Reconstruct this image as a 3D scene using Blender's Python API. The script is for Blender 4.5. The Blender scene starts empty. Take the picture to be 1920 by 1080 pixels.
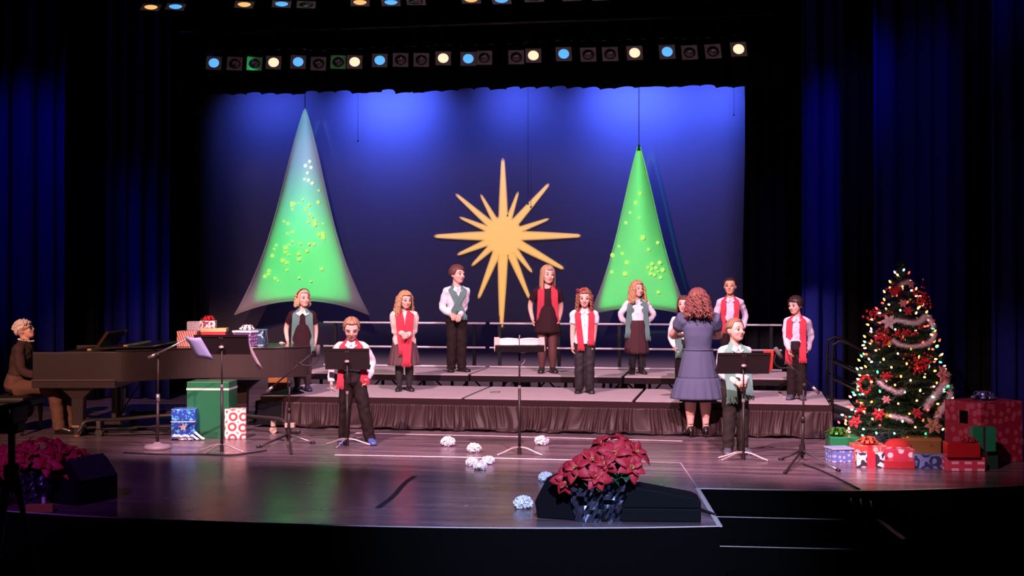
import bpy, bmesh, math, random
import numpy as np
from mathutils import Vector, Matrix

SC = bpy.context.scene
COL = SC.collection
PI = math.pi
V = Vector
rnd = random.Random(7)

# ------------------------------------------------------------------ camera
F = 2500.0                 # focal length in pixels of the 1920 wide frame
TH = math.radians(10.1)    # the camera looks a little towards the far corner of the stage
EYE = 1.8                  # lens height above the stage floor (z = 0)
HOR = 516.0                # horizon row
FWD = V((-math.sin(TH), math.cos(TH), 0))
RGT = V((math.cos(TH), math.sin(TH), 0))
UP = V((0, 0, 1))
cam_data = bpy.data.cameras.new('camera')
cam_data.sensor_width = 36.0
cam_data.lens = F / 1920 * 36.0
cam_data.shift_y = -(540 - HOR) / 1920
cam_data.clip_end = 200
cam = bpy.data.objects.new('camera', cam_data)
cam.location = (0, 0, EYE)
cam.rotation_euler = (PI / 2, 0, TH)
COL.objects.link(cam)
SC.camera = cam

SC.view_settings.view_transform = 'Standard'
SC.view_settings.look = 'None'
SC.view_settings.gamma = 1.0
SC.view_settings.use_curve_mapping = False
SC.view_settings.exposure = 0.0

world = bpy.data.worlds.new('world')
SC.world = world
world.use_nodes = True
world.node_tree.nodes['Background'].inputs[0].default_value = (0.35, 0.3, 0.6, 1)
world.node_tree.nodes['Background'].inputs[1].default_value = 0.0006


def G(px, py, z=0.0):
    d = (EYE - z) * F / (py - HOR)
    return D(px, py, d)


def D(px, py, d):
    return V((0, 0, EYE)) + FWD * d + RGT * ((px - 960) / F * d) + UP * ((HOR - py) / F * d)


def W(px, py, Y):
    u = (px - 960) / F
    return D(px, py, Y / (math.cos(TH) + u * math.sin(TH)))


def depth(p):
    return (V(p) - V((0, 0, EYE))).dot(FWD)


# ------------------------------------------------------------------ lamps
def aim(o, target):
    d = V(target) - o.location
    o.rotation_euler = d.to_track_quat('-Z', 'Y').to_euler()


def spot(name, loc, target, power, color, size_deg, blend=0.6, radius=0.12):
    l = bpy.data.lights.new(name, 'SPOT')
    l.energy = power; l.color = color; l.spot_size = math.radians(size_deg); l.spot_blend = blend
    l.shadow_soft_size = radius
    o = bpy.data.objects.new(name, l); COL.objects.link(o)
    o.location = loc; aim(o, target)
    return o


def area(name, loc, target, power, color, sx, sy, spread=180):
    l = bpy.data.lights.new(name, 'AREA')
    l.shape = 'RECTANGLE'; l.size = sx; l.size_y = sy; l.energy = power; l.color = color
    l.spread = math.radians(spread)
    o = bpy.data.objects.new(name, l); COL.objects.link(o)
    o.location = loc; aim(o, target)
    return o


CYC_Y = 20.0
# cyclorama strip lights behind the border
for px, w_, pw in ((520, 1.1, 20), (735, 1.3, 74), (970, 0.9, 25), (1190, 1.3, 80), (1370, 1.1, 45)):
    p = W(px, 100, CYC_Y)
    area('cyc_strip_light', (p.x, CYC_Y - 0.75, 5.05), (p.x, CYC_Y - 0.05, 4.2), pw, (0.075, 0.14, 1.0), w_, 0.12, 80)

# ------------------------------------------------------------------ object helpers
def setp(o, label=None, cat=None, group=None, kind=None):
    if label: o['label'] = label
    if cat: o['category'] = cat
    if group: o['group'] = group
    if kind: o['kind'] = kind
    return o


def thing(name, label, cat, loc=(0, 0, 0), rotz=0.0, group=None):
    o = bpy.data.objects.new(name, None)
    o.empty_display_size = 0.1
    COL.objects.link(o)
    o.location = loc; o.rotation_euler = (0, 0, rotz)
    return setp(o, label, cat, group)


BAKE = []


class MB:
    def __init__(s):
        s.v = []; s.f = []

    def add(s, vs, fs, M=None):
        b = len(s.v)
        s.v += [(M @ V(v)) if M is not None else V(v) for v in vs]
        s.f += [tuple(i + b for i in f) for f in fs]
        return s

    def box(s, c, size, M=None):
        x, y, z = size[0] / 2, size[1] / 2, size[2] / 2
        vs = [V(c) + V((a * x, b * y, d * z)) for d in (-1, 1) for b in (-1, 1) for a in (-1, 1)]
        return s.add(vs, [(0, 2, 3, 1), (4, 5, 7, 6), (0, 1, 5, 4), (2, 6, 7, 3), (0, 4, 6, 2), (1, 3, 7, 5)], M)

    def loft(s, rings, cap=True, M=None, closed=True):
        n = len(rings[0]); vs = [p for r in rings for p in r]; fs = []
        m = n if closed else n - 1
        for i in range(len(rings) - 1):
            for j in range(m):
                k = (j + 1) % n
                fs.append((i * n + j, i * n + k, (i + 1) * n + k, (i + 1) * n + j))
        if cap:
            fs.append(tuple(range(n - 1, -1, -1)))
            fs.append(tuple((len(rings) - 1) * n + j for j in range(n)))
        return s.add(vs, fs, M)

    def tube(s, pts, r, n=8, M=None, lat=None, cap=True):
        """tapered tube along pts; r: number or list of numbers or (a, b) half axes; lat fixes the direction of a"""
        pts = [V(p) for p in pts]
        if not isinstance(r, (list, tuple)): r = [r] * len(pts)
        rings = []; prev = None
        for i, p in enumerate(pts):
            t = (pts[min(i + 1, len(pts) - 1)] - pts[max(i - 1, 0)])
            t = t.normalized() if t.length > 1e-9 else V((0, 0, 1))
            if lat is not None:
                a = V(lat) - t * V(lat).dot(t)
                if a.length < 1e-6: a = t.orthogonal()
            elif prev is None:
                a = t.orthogonal()
            else:
                a = prev - t * prev.dot(t)
                if a.length < 1e-6: a = t.orthogonal()
            a.normalize(); prev = a
            b = t.cross(a)
            ra, rb = r[i] if isinstance(r[i], (list, tuple)) else (r[i], r[i])
            rings.append([p + a * (ra * math.cos(2 * PI * j / n)) + b * (rb * math.sin(2 * PI * j / n)) for j in range(n)])
        return s.loft(rings, cap, M)

    def sphere(s, c, r, nu=12, nv=8, M=None):
        if not isinstance(r, (list, tuple)): r = (r, r, r)
        vs = [V(c) + V((0, 0, r[2]))]; fs = []
        for i in range(1, nv):
            ph = PI * i / nv
            for j in range(nu):
                a = 2 * PI * j / nu
                vs.append(V(c) + V((r[0] * math.sin(ph) * math.cos(a), r[1] * math.sin(ph) * math.sin(a), r[2] * math.cos(ph))))
        vs.append(V(c) - V((0, 0, r[2])))
        for j in range(nu):
            fs.append((0, 1 + j, 1 + (j + 1) % nu))
            fs.append((len(vs) - 1, len(vs) - 2 - j, len(vs) - 2 - (j + 1) % nu))
        for i in range(nv - 2):
            for j in range(nu):
                k = (j + 1) % nu
                fs.append((1 + i * nu + j, 1 + (i + 1) * nu + j, 1 + (i + 1) * nu + k, 1 + i * nu + k))
        return s.add(vs, fs, M)

    def cyl(s, c, r, h, n=20, M=None, r2=None):
        """upright cylinder or frustum standing on c"""
        c = V(c); r2 = r if r2 is None else r2
        return s.loft([[c + V((q * math.cos(2 * PI * j / n), q * math.sin(2 * PI * j / n), z)) for j in range(n)]
                       for q, z in ((r, 0), (r2, h))], True, M)

    def lathe(s, prof, n=24, M=None, cap=True):
        return s.loft([[V((r * math.cos(2 * PI * j / n), r * math.sin(2 * PI * j / n), z)) for j in range(n)] for r, z in prof], cap, M)

    def grid(s, P, M=None):
        """P[i][j] points"""
        return s.loft(P, False, M, closed=False)

    def mesh(s, name):
        me = bpy.data.meshes.new(name)
        me.from_pydata([tuple(v) for v in s.v], [], s.f)
        me.validate(); me.update()
        return me

    def build(s, name, m, parent=None, smooth=False, bevel=0, solid=0, label=None, kind=None, voxel=0, sm=6, subd=0, soff=0):
        me = s.mesh(name)
        if voxel == 0:
            bm = bmesh.new(); bm.from_mesh(me)
            bmesh.ops.recalc_face_normals(bm, faces=bm.faces)
            bm.to_mesh(me); bm.free()
        o = mobj(name, me, m, parent)
        if smooth:
            me.polygons.foreach_set('use_smooth', [True] * len(me.polygons))
        if bevel:
            b = o.modifiers.new('bevel', 'BEVEL'); b.width = bevel; b.segments = 2; b.limit_method = 'ANGLE'
        if solid:
            b = o.modifiers.new('solid', 'SOLIDIFY'); b.thickness = solid; b.offset = soff
        if subd:
            b = o.modifiers.new('subd', 'SUBSURF'); b.levels = subd; b.render_levels = subd
        if voxel:
            b = o.modifiers.new('remesh', 'REMESH'); b.mode = 'VOXEL'; b.voxel_size = voxel; b.use_smooth_shade = True
            b = o.modifiers.new('smooth', 'SMOOTH'); b.iterations = sm; b.factor = 0.5
            BAKE.append(o)
        setp(o, label=label, kind=kind)
        return o


def mobj(name, me, m, parent=None):
    o = bpy.data.objects.new(name, me)
    COL.objects.link(o)
    if m is not None and not me.materials: me.materials.append(m)
    if parent is not None: o.parent = parent
    return o


def inst(o, parent, M=None, name=None):
    """copy of a mesh part, sharing its data"""
    c = o.copy(); COL.objects.link(c)
    if name: c.name = name
    c.parent = parent
    if M is not None: c.matrix_basis = M
    return c


def crv(pts, n=8):
    """Catmull-Rom through pts"""
    pts = [V(p) for p in pts]; out = []
    for i in range(len(pts) - 1):
        p0 = pts[max(i - 1, 0)]; p1 = pts[i]; p2 = pts[i + 1]; p3 = pts[min(i + 2, len(pts) - 1)]
        for k in range(n):
            t = k / n
            out.append(0.5 * ((2 * p1) + (p2 - p0) * t + (2 * p0 - 5 * p1 + 4 * p2 - p3) * t * t + (3 * p1 - p0 - 3 * p2 + p3) * t ** 3))
    out.append(pts[-1])
    return out


def lerp(a, b, t): return a + (b - a) * t


def sstep(a, b, x):
    t = min(1, max(0, (x - a) / (b - a))); return t * t * (3 - 2 * t)


def T(x, y=None, z=None): return Matrix.Translation(V(x) if y is None else V((x, y, z)))
def RZ(a): return Matrix.Rotation(a, 4, 'Z')
def RX(a): return Matrix.Rotation(a, 4, 'X')
def RY(a): return Matrix.Rotation(a, 4, 'Y')


# ------------------------------------------------------------------ materials
MATS = {}


def mat(name, col, rough=0.6, metal=0.0, spec=0.5, bump=0, bscale=60, sheen=0, var=0, vscale=8, emit=0, trans=0, coat=0, stretch=None):
    if name in MATS: return MATS[name]
    m = bpy.data.materials.new(name); m.use_nodes = True
    nt = m.node_tree; b = nt.nodes['Principled BSDF']
    b.inputs['Base Color'].default_value = (*col, 1)
    b.inputs['Roughness'].default_value = rough
    b.inputs['Metallic'].default_value = metal
    b.inputs['Specular IOR Level'].default_value = spec
    if sheen:
        b.inputs['Sheen Weight'].default_value = sheen; b.inputs['Sheen Roughness'].default_value = 0.5
    if coat: b.inputs['Coat Weight'].default_value = coat
    if emit:
        b.inputs['Emission Color'].default_value = (*col, 1); b.inputs['Emission Strength'].default_value = emit
    tc = nt.nodes.new('ShaderNodeTexCoord')
    src = tc.outputs['Object']
    if stretch:
        mp = nt.nodes.new('ShaderNodeMapping'); mp.inputs['Scale'].default_value = stretch
        nt.links.new(src, mp.inputs[0]); src = mp.outputs[0]
    if bump:
        n = nt.nodes.new('ShaderNodeTexNoise'); n.inputs['Scale'].default_value = bscale; n.inputs['Detail'].default_value = 3
        nt.links.new(src, n.inputs['Vector'])
        bp = nt.nodes.new('ShaderNodeBump'); bp.inputs['Strength'].default_value = bump; bp.inputs['Distance'].default_value = 0.01
        nt.links.new(n.outputs['Fac'], bp.inputs['Height']); nt.links.new(bp.outputs[0], b.inputs['Normal'])
    if var:
        n = nt.nodes.new('ShaderNodeTexNoise'); n.inputs['Scale'].default_value = vscale; n.inputs['Detail'].default_value = 4
        nt.links.new(src, n.inputs['Vector'])
        r = nt.nodes.new('ShaderNodeMix'); r.data_type = 'RGBA'
        r.inputs['A'].default_value = (*[c * (1 - var) for c in col], 1)
        r.inputs['B'].default_value = (*[min(1, c * (1 + var)) for c in col], 1)
        nt.links.new(n.outputs['Fac'], r.inputs['Factor']); nt.links.new(r.outputs['Result'], b.inputs['Base Color'])
    MATS[name] = m
    return m


class NT:
    """little node helper"""
    def __init__(s, nt): s.nt = nt
    def n(s, t, **kw):
        x = s.nt.nodes.new(t)
        for k, v in kw.items(): setattr(x, k, v)
        return x
    def m(s, op, a, b=None, c=None):
        x = s.n('ShaderNodeMath', operation=op)
        for i, q in enumerate((a, b, c)):
            if q is None: continue
            if isinstance(q, (int, float)): x.inputs[i].default_value = q
            else: s.nt.links.new(q, x.inputs[i])
        return x.outputs[0]
    def link(s, a, b): s.nt.links.new(a, b)
    def step(s, x, lo, hi):
        q = s.n('ShaderNodeMapRange', interpolation_type='SMOOTHSTEP')
        s.link(x, q.inputs[0]); q.inputs[1].default_value = lo; q.inputs[2].default_value = hi
        return q.outputs[0]
    def mix(s, f, a, b):
        x = s.n('ShaderNodeMix', data_type='RGBA')
        s.link(f, x.inputs['Factor'])
        for k, q in (('A', a), ('B', b)):
            if isinstance(q, tuple): x.inputs[k].default_value = (*q, 1)
            else: s.link(q, x.inputs[k])
        return x.outputs['Result']


# front of house key lights with shutters: cut above the heads of the back row, soft towards the apron
def shutter_quad(x0, x1, ztop, y0, Y=17.4):
    return [V((x0, Y, ztop)), V((x1, Y, ztop)), V((x1 + 0.8, y0, 0.0)), V((x0 + 0.2, y0 + 0.7, 0.0))]


def shuttered(name, loc, target, power, color, size, tri=None, ell=None, soft=0.02, fall=(1.25, 0.35), radius=0.05):
    """ellipsoidal spotlight: hard round beam trimmed by straight shutters (tri) and/or a soft iris (ell)"""
    o = spot(name, loc, target, power, color, size, 0.15, radius)
    q = (V(target) - V(loc)).to_track_quat('-Z', 'Y')
    inv = Matrix.LocRotScale(V(loc), q, None).inverted()
    def uv(p):
        a = inv @ V(p); return (a.x / -a.z, a.y / -a.z)
    l = o.data; l.use_nodes = True; nt = l.node_tree; h = NT(nt)
    em = nt.nodes['Emission']
    tc = h.n('ShaderNodeTexCoord'); sp = h.n('ShaderNodeSeparateXYZ'); h.link(tc.outputs['Normal'], sp.inputs[0])
    nz = h.m('MULTIPLY', sp.outputs[2], -1.0)
    u = h.m('DIVIDE', sp.outputs[0], nz); v = h.m('DIVIDE', sp.outputs[1], nz)
    f = None
    if tri:
        P = [uv(p) for p in tri]
        cx = sum(p[0] for p in P) / len(P); cy = sum(p[1] for p in P) / len(P)
        for i in range(len(P)):
            (x0, y0), (x1, y1) = P[i], P[(i + 1) % len(P)]
            nx, ny = y1 - y0, x0 - x1
            L = math.hypot(nx, ny); nx /= L; ny /= L
            if (cx - x0) * nx + (cy - y0) * ny < 0: nx, ny = -nx, -ny
            dist = h.m('ADD', h.m('ADD', h.m('MULTIPLY', u, nx), h.m('MULTIPLY', v, ny)), -(x0 * nx + y0 * ny))
            g = h.step(dist, 0.0, soft[i] if isinstance(soft, (list, tuple)) else soft)
            f = g if f is None else h.m('MULTIPLY', f, g)
    if ell:
        c, ex, ey = [uv(p) for p in ell]
        a = math.hypot(ex[0] - c[0], ex[1] - c[1]); b = math.hypot(ey[0] - c[0], ey[1] - c[1])
        du = h.m('DIVIDE', h.m('ADD', u, -c[0]), a); dv = h.m('DIVIDE', h.m('ADD', v, -c[1]), b)
        r = h.m('SQRT', h.m('ADD', h.m('MULTIPLY', du, du), h.m('MULTIPLY', dv, dv)))
        g = h.step(r, fall[0], fall[1])
        f = g if f is None else h.m('MULTIPLY', f, g)
    h.link(f, em.inputs['Strength'])
    return o


def stage_lights():
    q = shutter_quad(-6.7, 1.1, 2.10, 11.2)
    sf = (0.014, 0.08, 0.11, 0.06)
    shuttered('key_light', (-5.3, 6.0, 8.6), (-2.9, 15.2, 0.9), 9400, (1.0, 0.575, 0.61), 64, tri=q, soft=sf)
    shuttered('key_light', (0.7, 6.0, 8.6), (-2.6, 15.2, 0.9), 9400, (1.0, 0.55, 0.74), 64, tri=q, soft=sf)
    spot('piano_light', (-6.0, 2.0, 6.6), (-7.3, 14.2, 0.9), 8200, (1.0, 0.50, 0.36), 19, 0.8, 0.10)
    # added fill lamp: dim lavender wash over the whole cyclorama
    z0 = CYC_Y - 0.5
    shuttered('cyc_fill_light', (-3.5, 7.0, 5.2), (-3.6, z0, 2.6), 1050, (1.0, 0.66, 0.98), 70, tri=[V((-8.1, z0, 4.08)), V((0.1, z0, 4.08)), V((0.1, z0, 0.9)), V((-8.1, z0, 0.9))], soft=(0.05, 0.03, 0.03, 0.05))
    # pale blue on the apron, deep blue over the deck
    spot('apron_light', (0.5, 2.0, 6.8), (-1.2, 9.9, 0.1), 7500, (0.52, 0.60, 1.0), 22, 0.9, 0.10)
    spot('apron_light', (-5.0, 1.5, 6.8), (-5.9, 11.0, 0.1), 1500, (0.50, 0.11, 1.0), 20, 0.9, 0.10)
    spot('deck_blue_light', (-7.6, 15.2, 7.0), (-7.6, 17.4, 0.0), 260, (0.12, 0.13, 1.0), 38, 0.9, 0.2)
    spot('tree_light', (-2.2, 2.5, 6.5), (1.7, 13.4, 0.7), 3600, (1.0, 0.50, 0.62), 15, 0.9, 0.10)


stage_lights()


def paper(name, kind, c1, c2, scale=14, rough=0.35, c3=None):
    """printed wrapping paper"""
    if name in MATS: return MATS[name]
    m = bpy.data.materials.new(name); m.use_nodes = True
    nt = m.node_tree; h = NT(nt); b = nt.nodes['Principled BSDF']
    b.inputs['Roughness'].default_value = rough
    tc = h.n('ShaderNodeTexCoord'); sp = h.n('ShaderNodeSeparateXYZ'); h.link(tc.outputs['Object'], sp.inputs[0])
    u = h.m('ADD', sp.outputs[0], sp.outputs[1])
    sn = h.n('ShaderNodeSeparateXYZ'); h.link(tc.outputs['Normal'], sn.inputs[0])
    flat = h.m('GREATER_THAN', h.m('ABSOLUTE', sn.outputs[2]), 0.5)
    u = h.m('SUBTRACT', u, h.m('MULTIPLY', sp.outputs[1], flat))
    v = h.m('ADD', sp.outputs[2], h.m('MULTIPLY', sp.outputs[1], flat))
    cb = h.n('ShaderNodeCombineXYZ'); h.link(u, cb.inputs[0]); h.link(v, cb.inputs[1])
    vec = cb.outputs[0]
    if kind == 'leaf':
        nz = h.n('ShaderNodeTexNoise', noise_dimensions='2D'); nz.inputs['Scale'].default_value = scale * 0.9; h.link(vec, nz.inputs['Vector'])
        va = h.n('ShaderNodeVectorMath', operation='MULTIPLY_ADD'); h.link(nz.outputs['Color'], va.inputs[0])
        va.inputs[1].default_value = (0.9 / scale, 0.9 / scale, 0); h.link(vec, va.inputs[2]); vec = va.outputs[0]
    def vor(feature='F1', metric='EUCLIDEAN', rndm=1.0, sc=scale, ex=0.5):
        q = h.n('ShaderNodeTexVoronoi', voronoi_dimensions='2D', feature=feature)
        if feature == 'F1': q.distance = metric
        q.inputs['Scale'].default_value = sc; q.inputs['Randomness'].default_value = rndm
        if metric == 'MINKOWSKI': q.inputs['Exponent'].default_value = ex
        h.link(vec, q.inputs['Vector'])
        return q
    if kind == 'dots': f = h.step(vor(rndm=0.5).outputs['Distance'], 0.3, 0.22)
    elif kind == 'stars': f = h.step(vor(metric='MINKOWSKI', rndm=0.8).outputs['Distance'], 0.5, 0.4)
    elif kind == 'rings':
        d = vor(rndm=0.15).outputs['Distance']
        f = h.m('GREATER_THAN', h.m('SINE', h.m('MULTIPLY', d, 15.0)), -0.1)
    elif kind == 'stripes':
        f = h.m('GREATER_THAN', h.m('SINE', h.m('MULTIPLY', h.m('ADD', u, h.m('MULTIPLY', v, 0.35)), scale * 6.28)), 0.0)
    elif kind == 'rows':
        a = h.m('GREATER_THAN', h.m('SINE', h.m('MULTIPLY', v, scale * 6.28)), 0.35)
        c = h.m('GREATER_THAN', h.m('SINE', h.m('MULTIPLY', u, scale * 3.4)), -0.2)
        f = h.m('MULTIPLY', a, c)
    elif kind == 'leaf':
        d = vor(rndm=1.0).outputs['Distance']
        f = h.m('GREATER_THAN', h.m('SINE', h.m('MULTIPLY', d, 13.0)), 0.1)
    elif kind == 'cells': f = h.step(vor('DISTANCE_TO_EDGE').outputs['Distance'], 0.10, 0.05)
    elif kind == 'flakes':
        q = vor(rndm=0.7); d = q.outputs['Distance']
        f = h.m('MULTIPLY', h.m('LESS_THAN', d, 0.32), h.m('GREATER_THAN', h.m('SINE', h.m('MULTIPLY', d, 55.0)), -0.35))
    else:
        f = h.m('MULTIPLY', h.step(vor().outputs['Distance'], 0.6, 0.0), 0.5)
    col = h.mix(f, c1, c2)
    if c3:
        col = h.mix(h.step(vor(metric='MINKOWSKI', rndm=0.9, sc=scale * 0.45).outputs['Distance'], 0.42, 0.36), col, c3)
    h.link(col, b.inputs['Base Color'])
    MATS[name] = m
    return m


def bake_all():
    bpy.context.view_layer.update()
    dg = bpy.context.evaluated_depsgraph_get()
    new = [(o, bpy.data.meshes.new_from_object(o.evaluated_get(dg))) for o in BAKE]
    for o, me in new:
        old = o.data
        n = len(me.vertices)
        co = np.empty(n * 3); me.vertices.foreach_get('co', co); co = co.reshape(-1, 3)
        w = o.get('wrinkle')
        if w:
            no = np.empty(n * 3); me.vertices.foreach_get('normal', no); no = no.reshape(-1, 3)
            s = o.get('seed', 0.0)
            x, y, z = co[:, 0], co[:, 1], co[:, 2]
            q = np.sin(38 * z + 21 * x + 3 * np.sin(17 * x + s) + s) * 0.6 + np.sin(-31 * z + 44 * x + 25 * y + 2.5 * np.sin(23 * z + s * 2)) * 0.5 \
                + np.sin(70 * z + 30 * np.abs(x) + s * 3) * 0.25
            co = co + no * (q * w)[:, None]
            me.vertices.foreach_set('co', co.ravel())
            del o['wrinkle']
            if 'seed' in o: del o['seed']
        ex = EXTRA.get(o.name)
        if ex is not None:
            vs = [tuple(c) for c in co] + [tuple(v) for v in ex.v]
            fs = [tuple(p.vertices) for p in me.polygons] + [tuple(i + n for i in f) for f in ex.f]
            me2 = bpy.data.meshes.new(me.name); me2.from_pydata(vs, [], fs); me2.update()
            for mm in old.materials: me2.materials.append(mm)
            me = me2
        me.polygons.foreach_set('use_smooth', [True] * len(me.polygons))
        me.update()
        o.modifiers.clear()
        o.data = me
        if not me.materials:
            for mm in old.materials: me.materials.append(mm)


EXTRA = {}
gobo_spot = shuttered

# ------------------------------------------------------------------ room shell
black_paint = mat('black_paint', (0.0022, 0.0022, 0.0025), 0.8, spec=0.05)
black_velour = mat('black_velour', (0.006, 0.006, 0.008), 0.95, spec=0.05)
XL, XR, YB, ZC = -15.5, 9.0, 21.2, 9.0


def struct(name, mb, m, **kw):
    o = mb.build(name, m, **kw); o['kind'] = 'structure'; return o


struct('wall_back', MB().box(((XL + XR) / 2, YB + 0.1, ZC / 2 - 0.5), (XR - XL, 0.2, ZC + 1.2)), black_paint)
struct('wall_left', MB().box((XL - 0.1, 7, ZC / 2 - 0.5), (0.2, 29, ZC + 1.2)), black_paint)
struct('wall_right', MB().box((XR + 0.1, 7, ZC / 2 - 0.5), (0.2, 29, ZC + 1.2)), black_paint)
struct('wall_front', MB().box(((XL + XR) / 2, -7.5, ZC / 2 - 0.5), (XR - XL, 0.2, ZC + 1.2)), black_paint)
struct('ceiling', MB().box(((XL + XR) / 2, 7, ZC + 0.2), (XR - XL + 0.4, 29, 0.2)), black_paint)
struct('floor_house', MB().box(((XL + XR) / 2, 7, -1.15), (XR - XL + 0.4, 29, 0.2)), mat('house_carpet', (0.01, 0.009, 0.01), 0.95, spec=0.1))

# stage floor
fm = bpy.data.materials.new('stage_floor'); fm.use_nodes = True
h = NT(fm.node_tree); b = fm.node_tree.nodes['Principled BSDF']
tc = h.n('ShaderNodeTexCoord')
mp = h.n('ShaderNodeMapping'); mp.inputs['Scale'].default_value = (0.5, 5.0, 1); h.link(tc.outputs['Object'], mp.inputs[0])
n1 = h.n('ShaderNodeTexNoise'); n1.inputs['Scale'].default_value = 1.6; n1.inputs['Detail'].default_value = 6; h.link(mp.outputs[0], n1.inputs['Vector'])
n2 = h.n('ShaderNodeTexNoise'); n2.inputs['Scale'].default_value = 3.5; n2.inputs['Detail'].default_value = 5; h.link(tc.outputs['Object'], n2.inputs['Vector'])
mp3 = h.n('ShaderNodeMapping'); mp3.inputs['Scale'].default_value = (1.2, 9.0, 1); h.link(tc.outputs['Object'], mp3.inputs[0])
n3 = h.n('ShaderNodeTexNoise'); n3.inputs['Scale'].default_value = 3.0; n3.inputs['Detail'].default_value = 2; h.link(mp3.outputs[0], n3.inputs['Vector'])
sepf = h.n('ShaderNodeSeparateXYZ'); h.link(tc.outputs['Object'], sepf.inputs[0])
up = h.step(sepf.outputs[1], 12.6, 13.4)          # the main deck is scuffed, the apron extension is newer and glossier
c = h.mix(h.step(n1.outputs['Fac'], 0.35, 0.7), (0.078, 0.054, 0.066), (0.19, 0.135, 0.16))
scf = h.m('MULTIPLY', h.step(n3.outputs['Fac'], 0.66, 0.74), h.m('ADD', h.m('MULTIPLY', up, 0.8), 0.05))
c = h.mix(scf, c, (0.30, 0.28, 0.28))
h.link(c, b.inputs['Base Color'])
rg = h.n('ShaderNodeMapRange'); h.link(n2.outputs['Fac'], rg.inputs[0]); rg.inputs[3].default_value = 0.18; rg.inputs[4].default_value = 0.32
h.link(h.m('ADD', rg.outputs[0], h.m('MULTIPLY', up, 0.05)), b.inputs['Roughness'])
bp = h.n('ShaderNodeBump'); bp.inputs['Strength'].default_value = 0.012; bp.inputs['Distance'].default_value = 0.02
h.link(n2.outputs['Fac'], bp.inputs['Height']); h.link(bp.outputs[0], b.inputs['Normal'])
b.inputs['Specular IOR Level'].default_value = 0.6

EDGE1 = [(-420, 918), (-150, 946), (60, 963), (250, 973.5), (480, 982), (720, 988.5), (960, 991.5), (1180, 991), (1350, 988)]
EDGE2 = [(1350, 988), (1308, 917)]
EDGE3 = [(1308, 917), (1480, 920), (1600, 921), (1750, 918), (1920, 911), (2150, 894), (2420, 868)]
def gpts(E): return [G(x, y) for x, y in E]
e1 = crv(gpts(EDGE1), 4); e3 = crv(gpts(EDGE3), 4)
outline = e1 + e3 + [V((XR, e3[-1].y, 0)), V((XR, YB, 0)), V((XL, YB, 0)), V((XL, e1[0].y, 0))]
bm = bmesh.new()
tv = [bm.verts.new(p) for p in outline]; bv = [bm.verts.new(p + V((0, 0, -1.04))) for p in outline]
ft = bm.faces.new(tv)
for i in range(len(tv)):
    j = (i + 1) % len(tv)
    fc = bm.faces.new((tv[i], bv[i], bv[j], tv[j])); fc.material_index = 1
bmesh.ops.triangulate(bm, faces=[ft]); bmesh.ops.recalc_face_normals(bm, faces=bm.faces)
me = bpy.data.meshes.new('floor'); bm.to_mesh(me); bm.free()
me.materials.append(fm); me.materials.append(black_paint)
fo = mobj('floor', me, None); fo['kind'] = 'structure'

nosing = mat('worn_nosing', (0.55, 0.5, 0.5), 0.45)
for i, e in enumerate((e1, gpts(EDGE2), e3)):
    struct('trim_%d' % (i + 1), MB().tube([p + V((0, 0, 0.004)) for p in e], [(0.011, 0.006)] * len(e) if i != 1 else [(0.02, 0.006)] * len(e), 6, lat=(0, 0.3, 0.0) if i != 1 else (1, 0, 0)), nosing)

# steps down from the cut in the apron
def prism(mb, poly, z0, z1):
    n = len(poly)
    return mb.loft([[V((p.x, p.y, z0)) for p in poly], [V((p.x, p.y, z1)) for p in poly]])
for k, (xl, yl, xr, yr, zz) in enumerate(((1335, 969.5, 1607, 975.5, -0.18), (1350, 1025, 1634, 1031.5, -0.36), (1365, 1084, 1662, 1092, -0.54))):
    fl, fr = G(xl, yl, zz), G(xr, yr, zz)
    bl, br = G(1312, 913, 0), G(1600, 915, 0)
    br = V((fr.x - 0.04, br.y, 0)); bl = V((fl.x - 0.05, bl.y, 0))
    s = struct('stage_step', prism(MB(), [fl, fr, br, bl], -1.04, zz), black_paint)
    tr = MB().tube([fl + V((0, 0, 0.003)), fr + V((0, 0, 0.003))], [(0.006, 0.004)] * 2, 6, lat=(0, 1, 0))
    tr.build('step_edge', nosing, s)
    tr = MB().tube([fr + V((0, 0, 0.003)), lerp(fr, br, 0.85) + V((0, 0, 0.003))], [(0.006, 0.004)] * 2, 6, lat=(1, 0, 0))
    tr.build('step_edge', nosing, s)
p0, p1 = D(1648, 975, 10.7), D(1697, 1012, 9.9)
struct('trim_4', MB().tube([p0, p1], [(0.02, 0.01)] * 2, 6, lat=(1, 0, 0)), mat('step_wood', (0.3, 0.13, 0.05), 0.5))

# seams, tape lines and one curved dark strip on the floor
tape = mat('tape_white', (0.85, 0.78, 0.78), 0.4)
def strip(name, label, cat, pts, w, m, z=0.0015, n=1):
    P = [G(x, y) for x, y in pts]
    P = crv(P, n) if n > 1 else P
    A = []; B = []
    for i, p in enumerate(P):
        t = (P[min(i + 1, len(P) - 1)] - P[max(i - 1, 0)]).normalized(); q = V((-t.y, t.x, 0)) * (w / 2)
        A.append(p + q + V((0, 0, z))); B.append(p - q + V((0, 0, z)))
    o = MB().grid([A, B]).build(name, m, solid=0.002)
    return setp(o, label, cat)
strip('floor_tape', 'thin white tape line on the stage floor just in front of the pleated skirt', 'tape', [(668, 812), (940, 818), (1280, 827)], 0.03, tape)
strip('floor_tape', 'long white tape line running past the two clusters of snowballs', 'tape', [(628, 853), (860, 857), (1090, 863)], 0.035, tape)
strip('floor_seam', 'faint pale floor seam behind the red poinsettias', 'seam', [(1195, 865), (1276, 868)], 0.018, mat('seam_grey', (0.3, 0.26, 0.3), 0.5))
strip('floor_seam', 'faint diagonal floor seam leading to the corner of the steps', 'seam', [(1276, 868), (1309, 917)], 0.012, mat('seam_grey', (0.3, 0.26, 0.3), 0.5))
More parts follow.
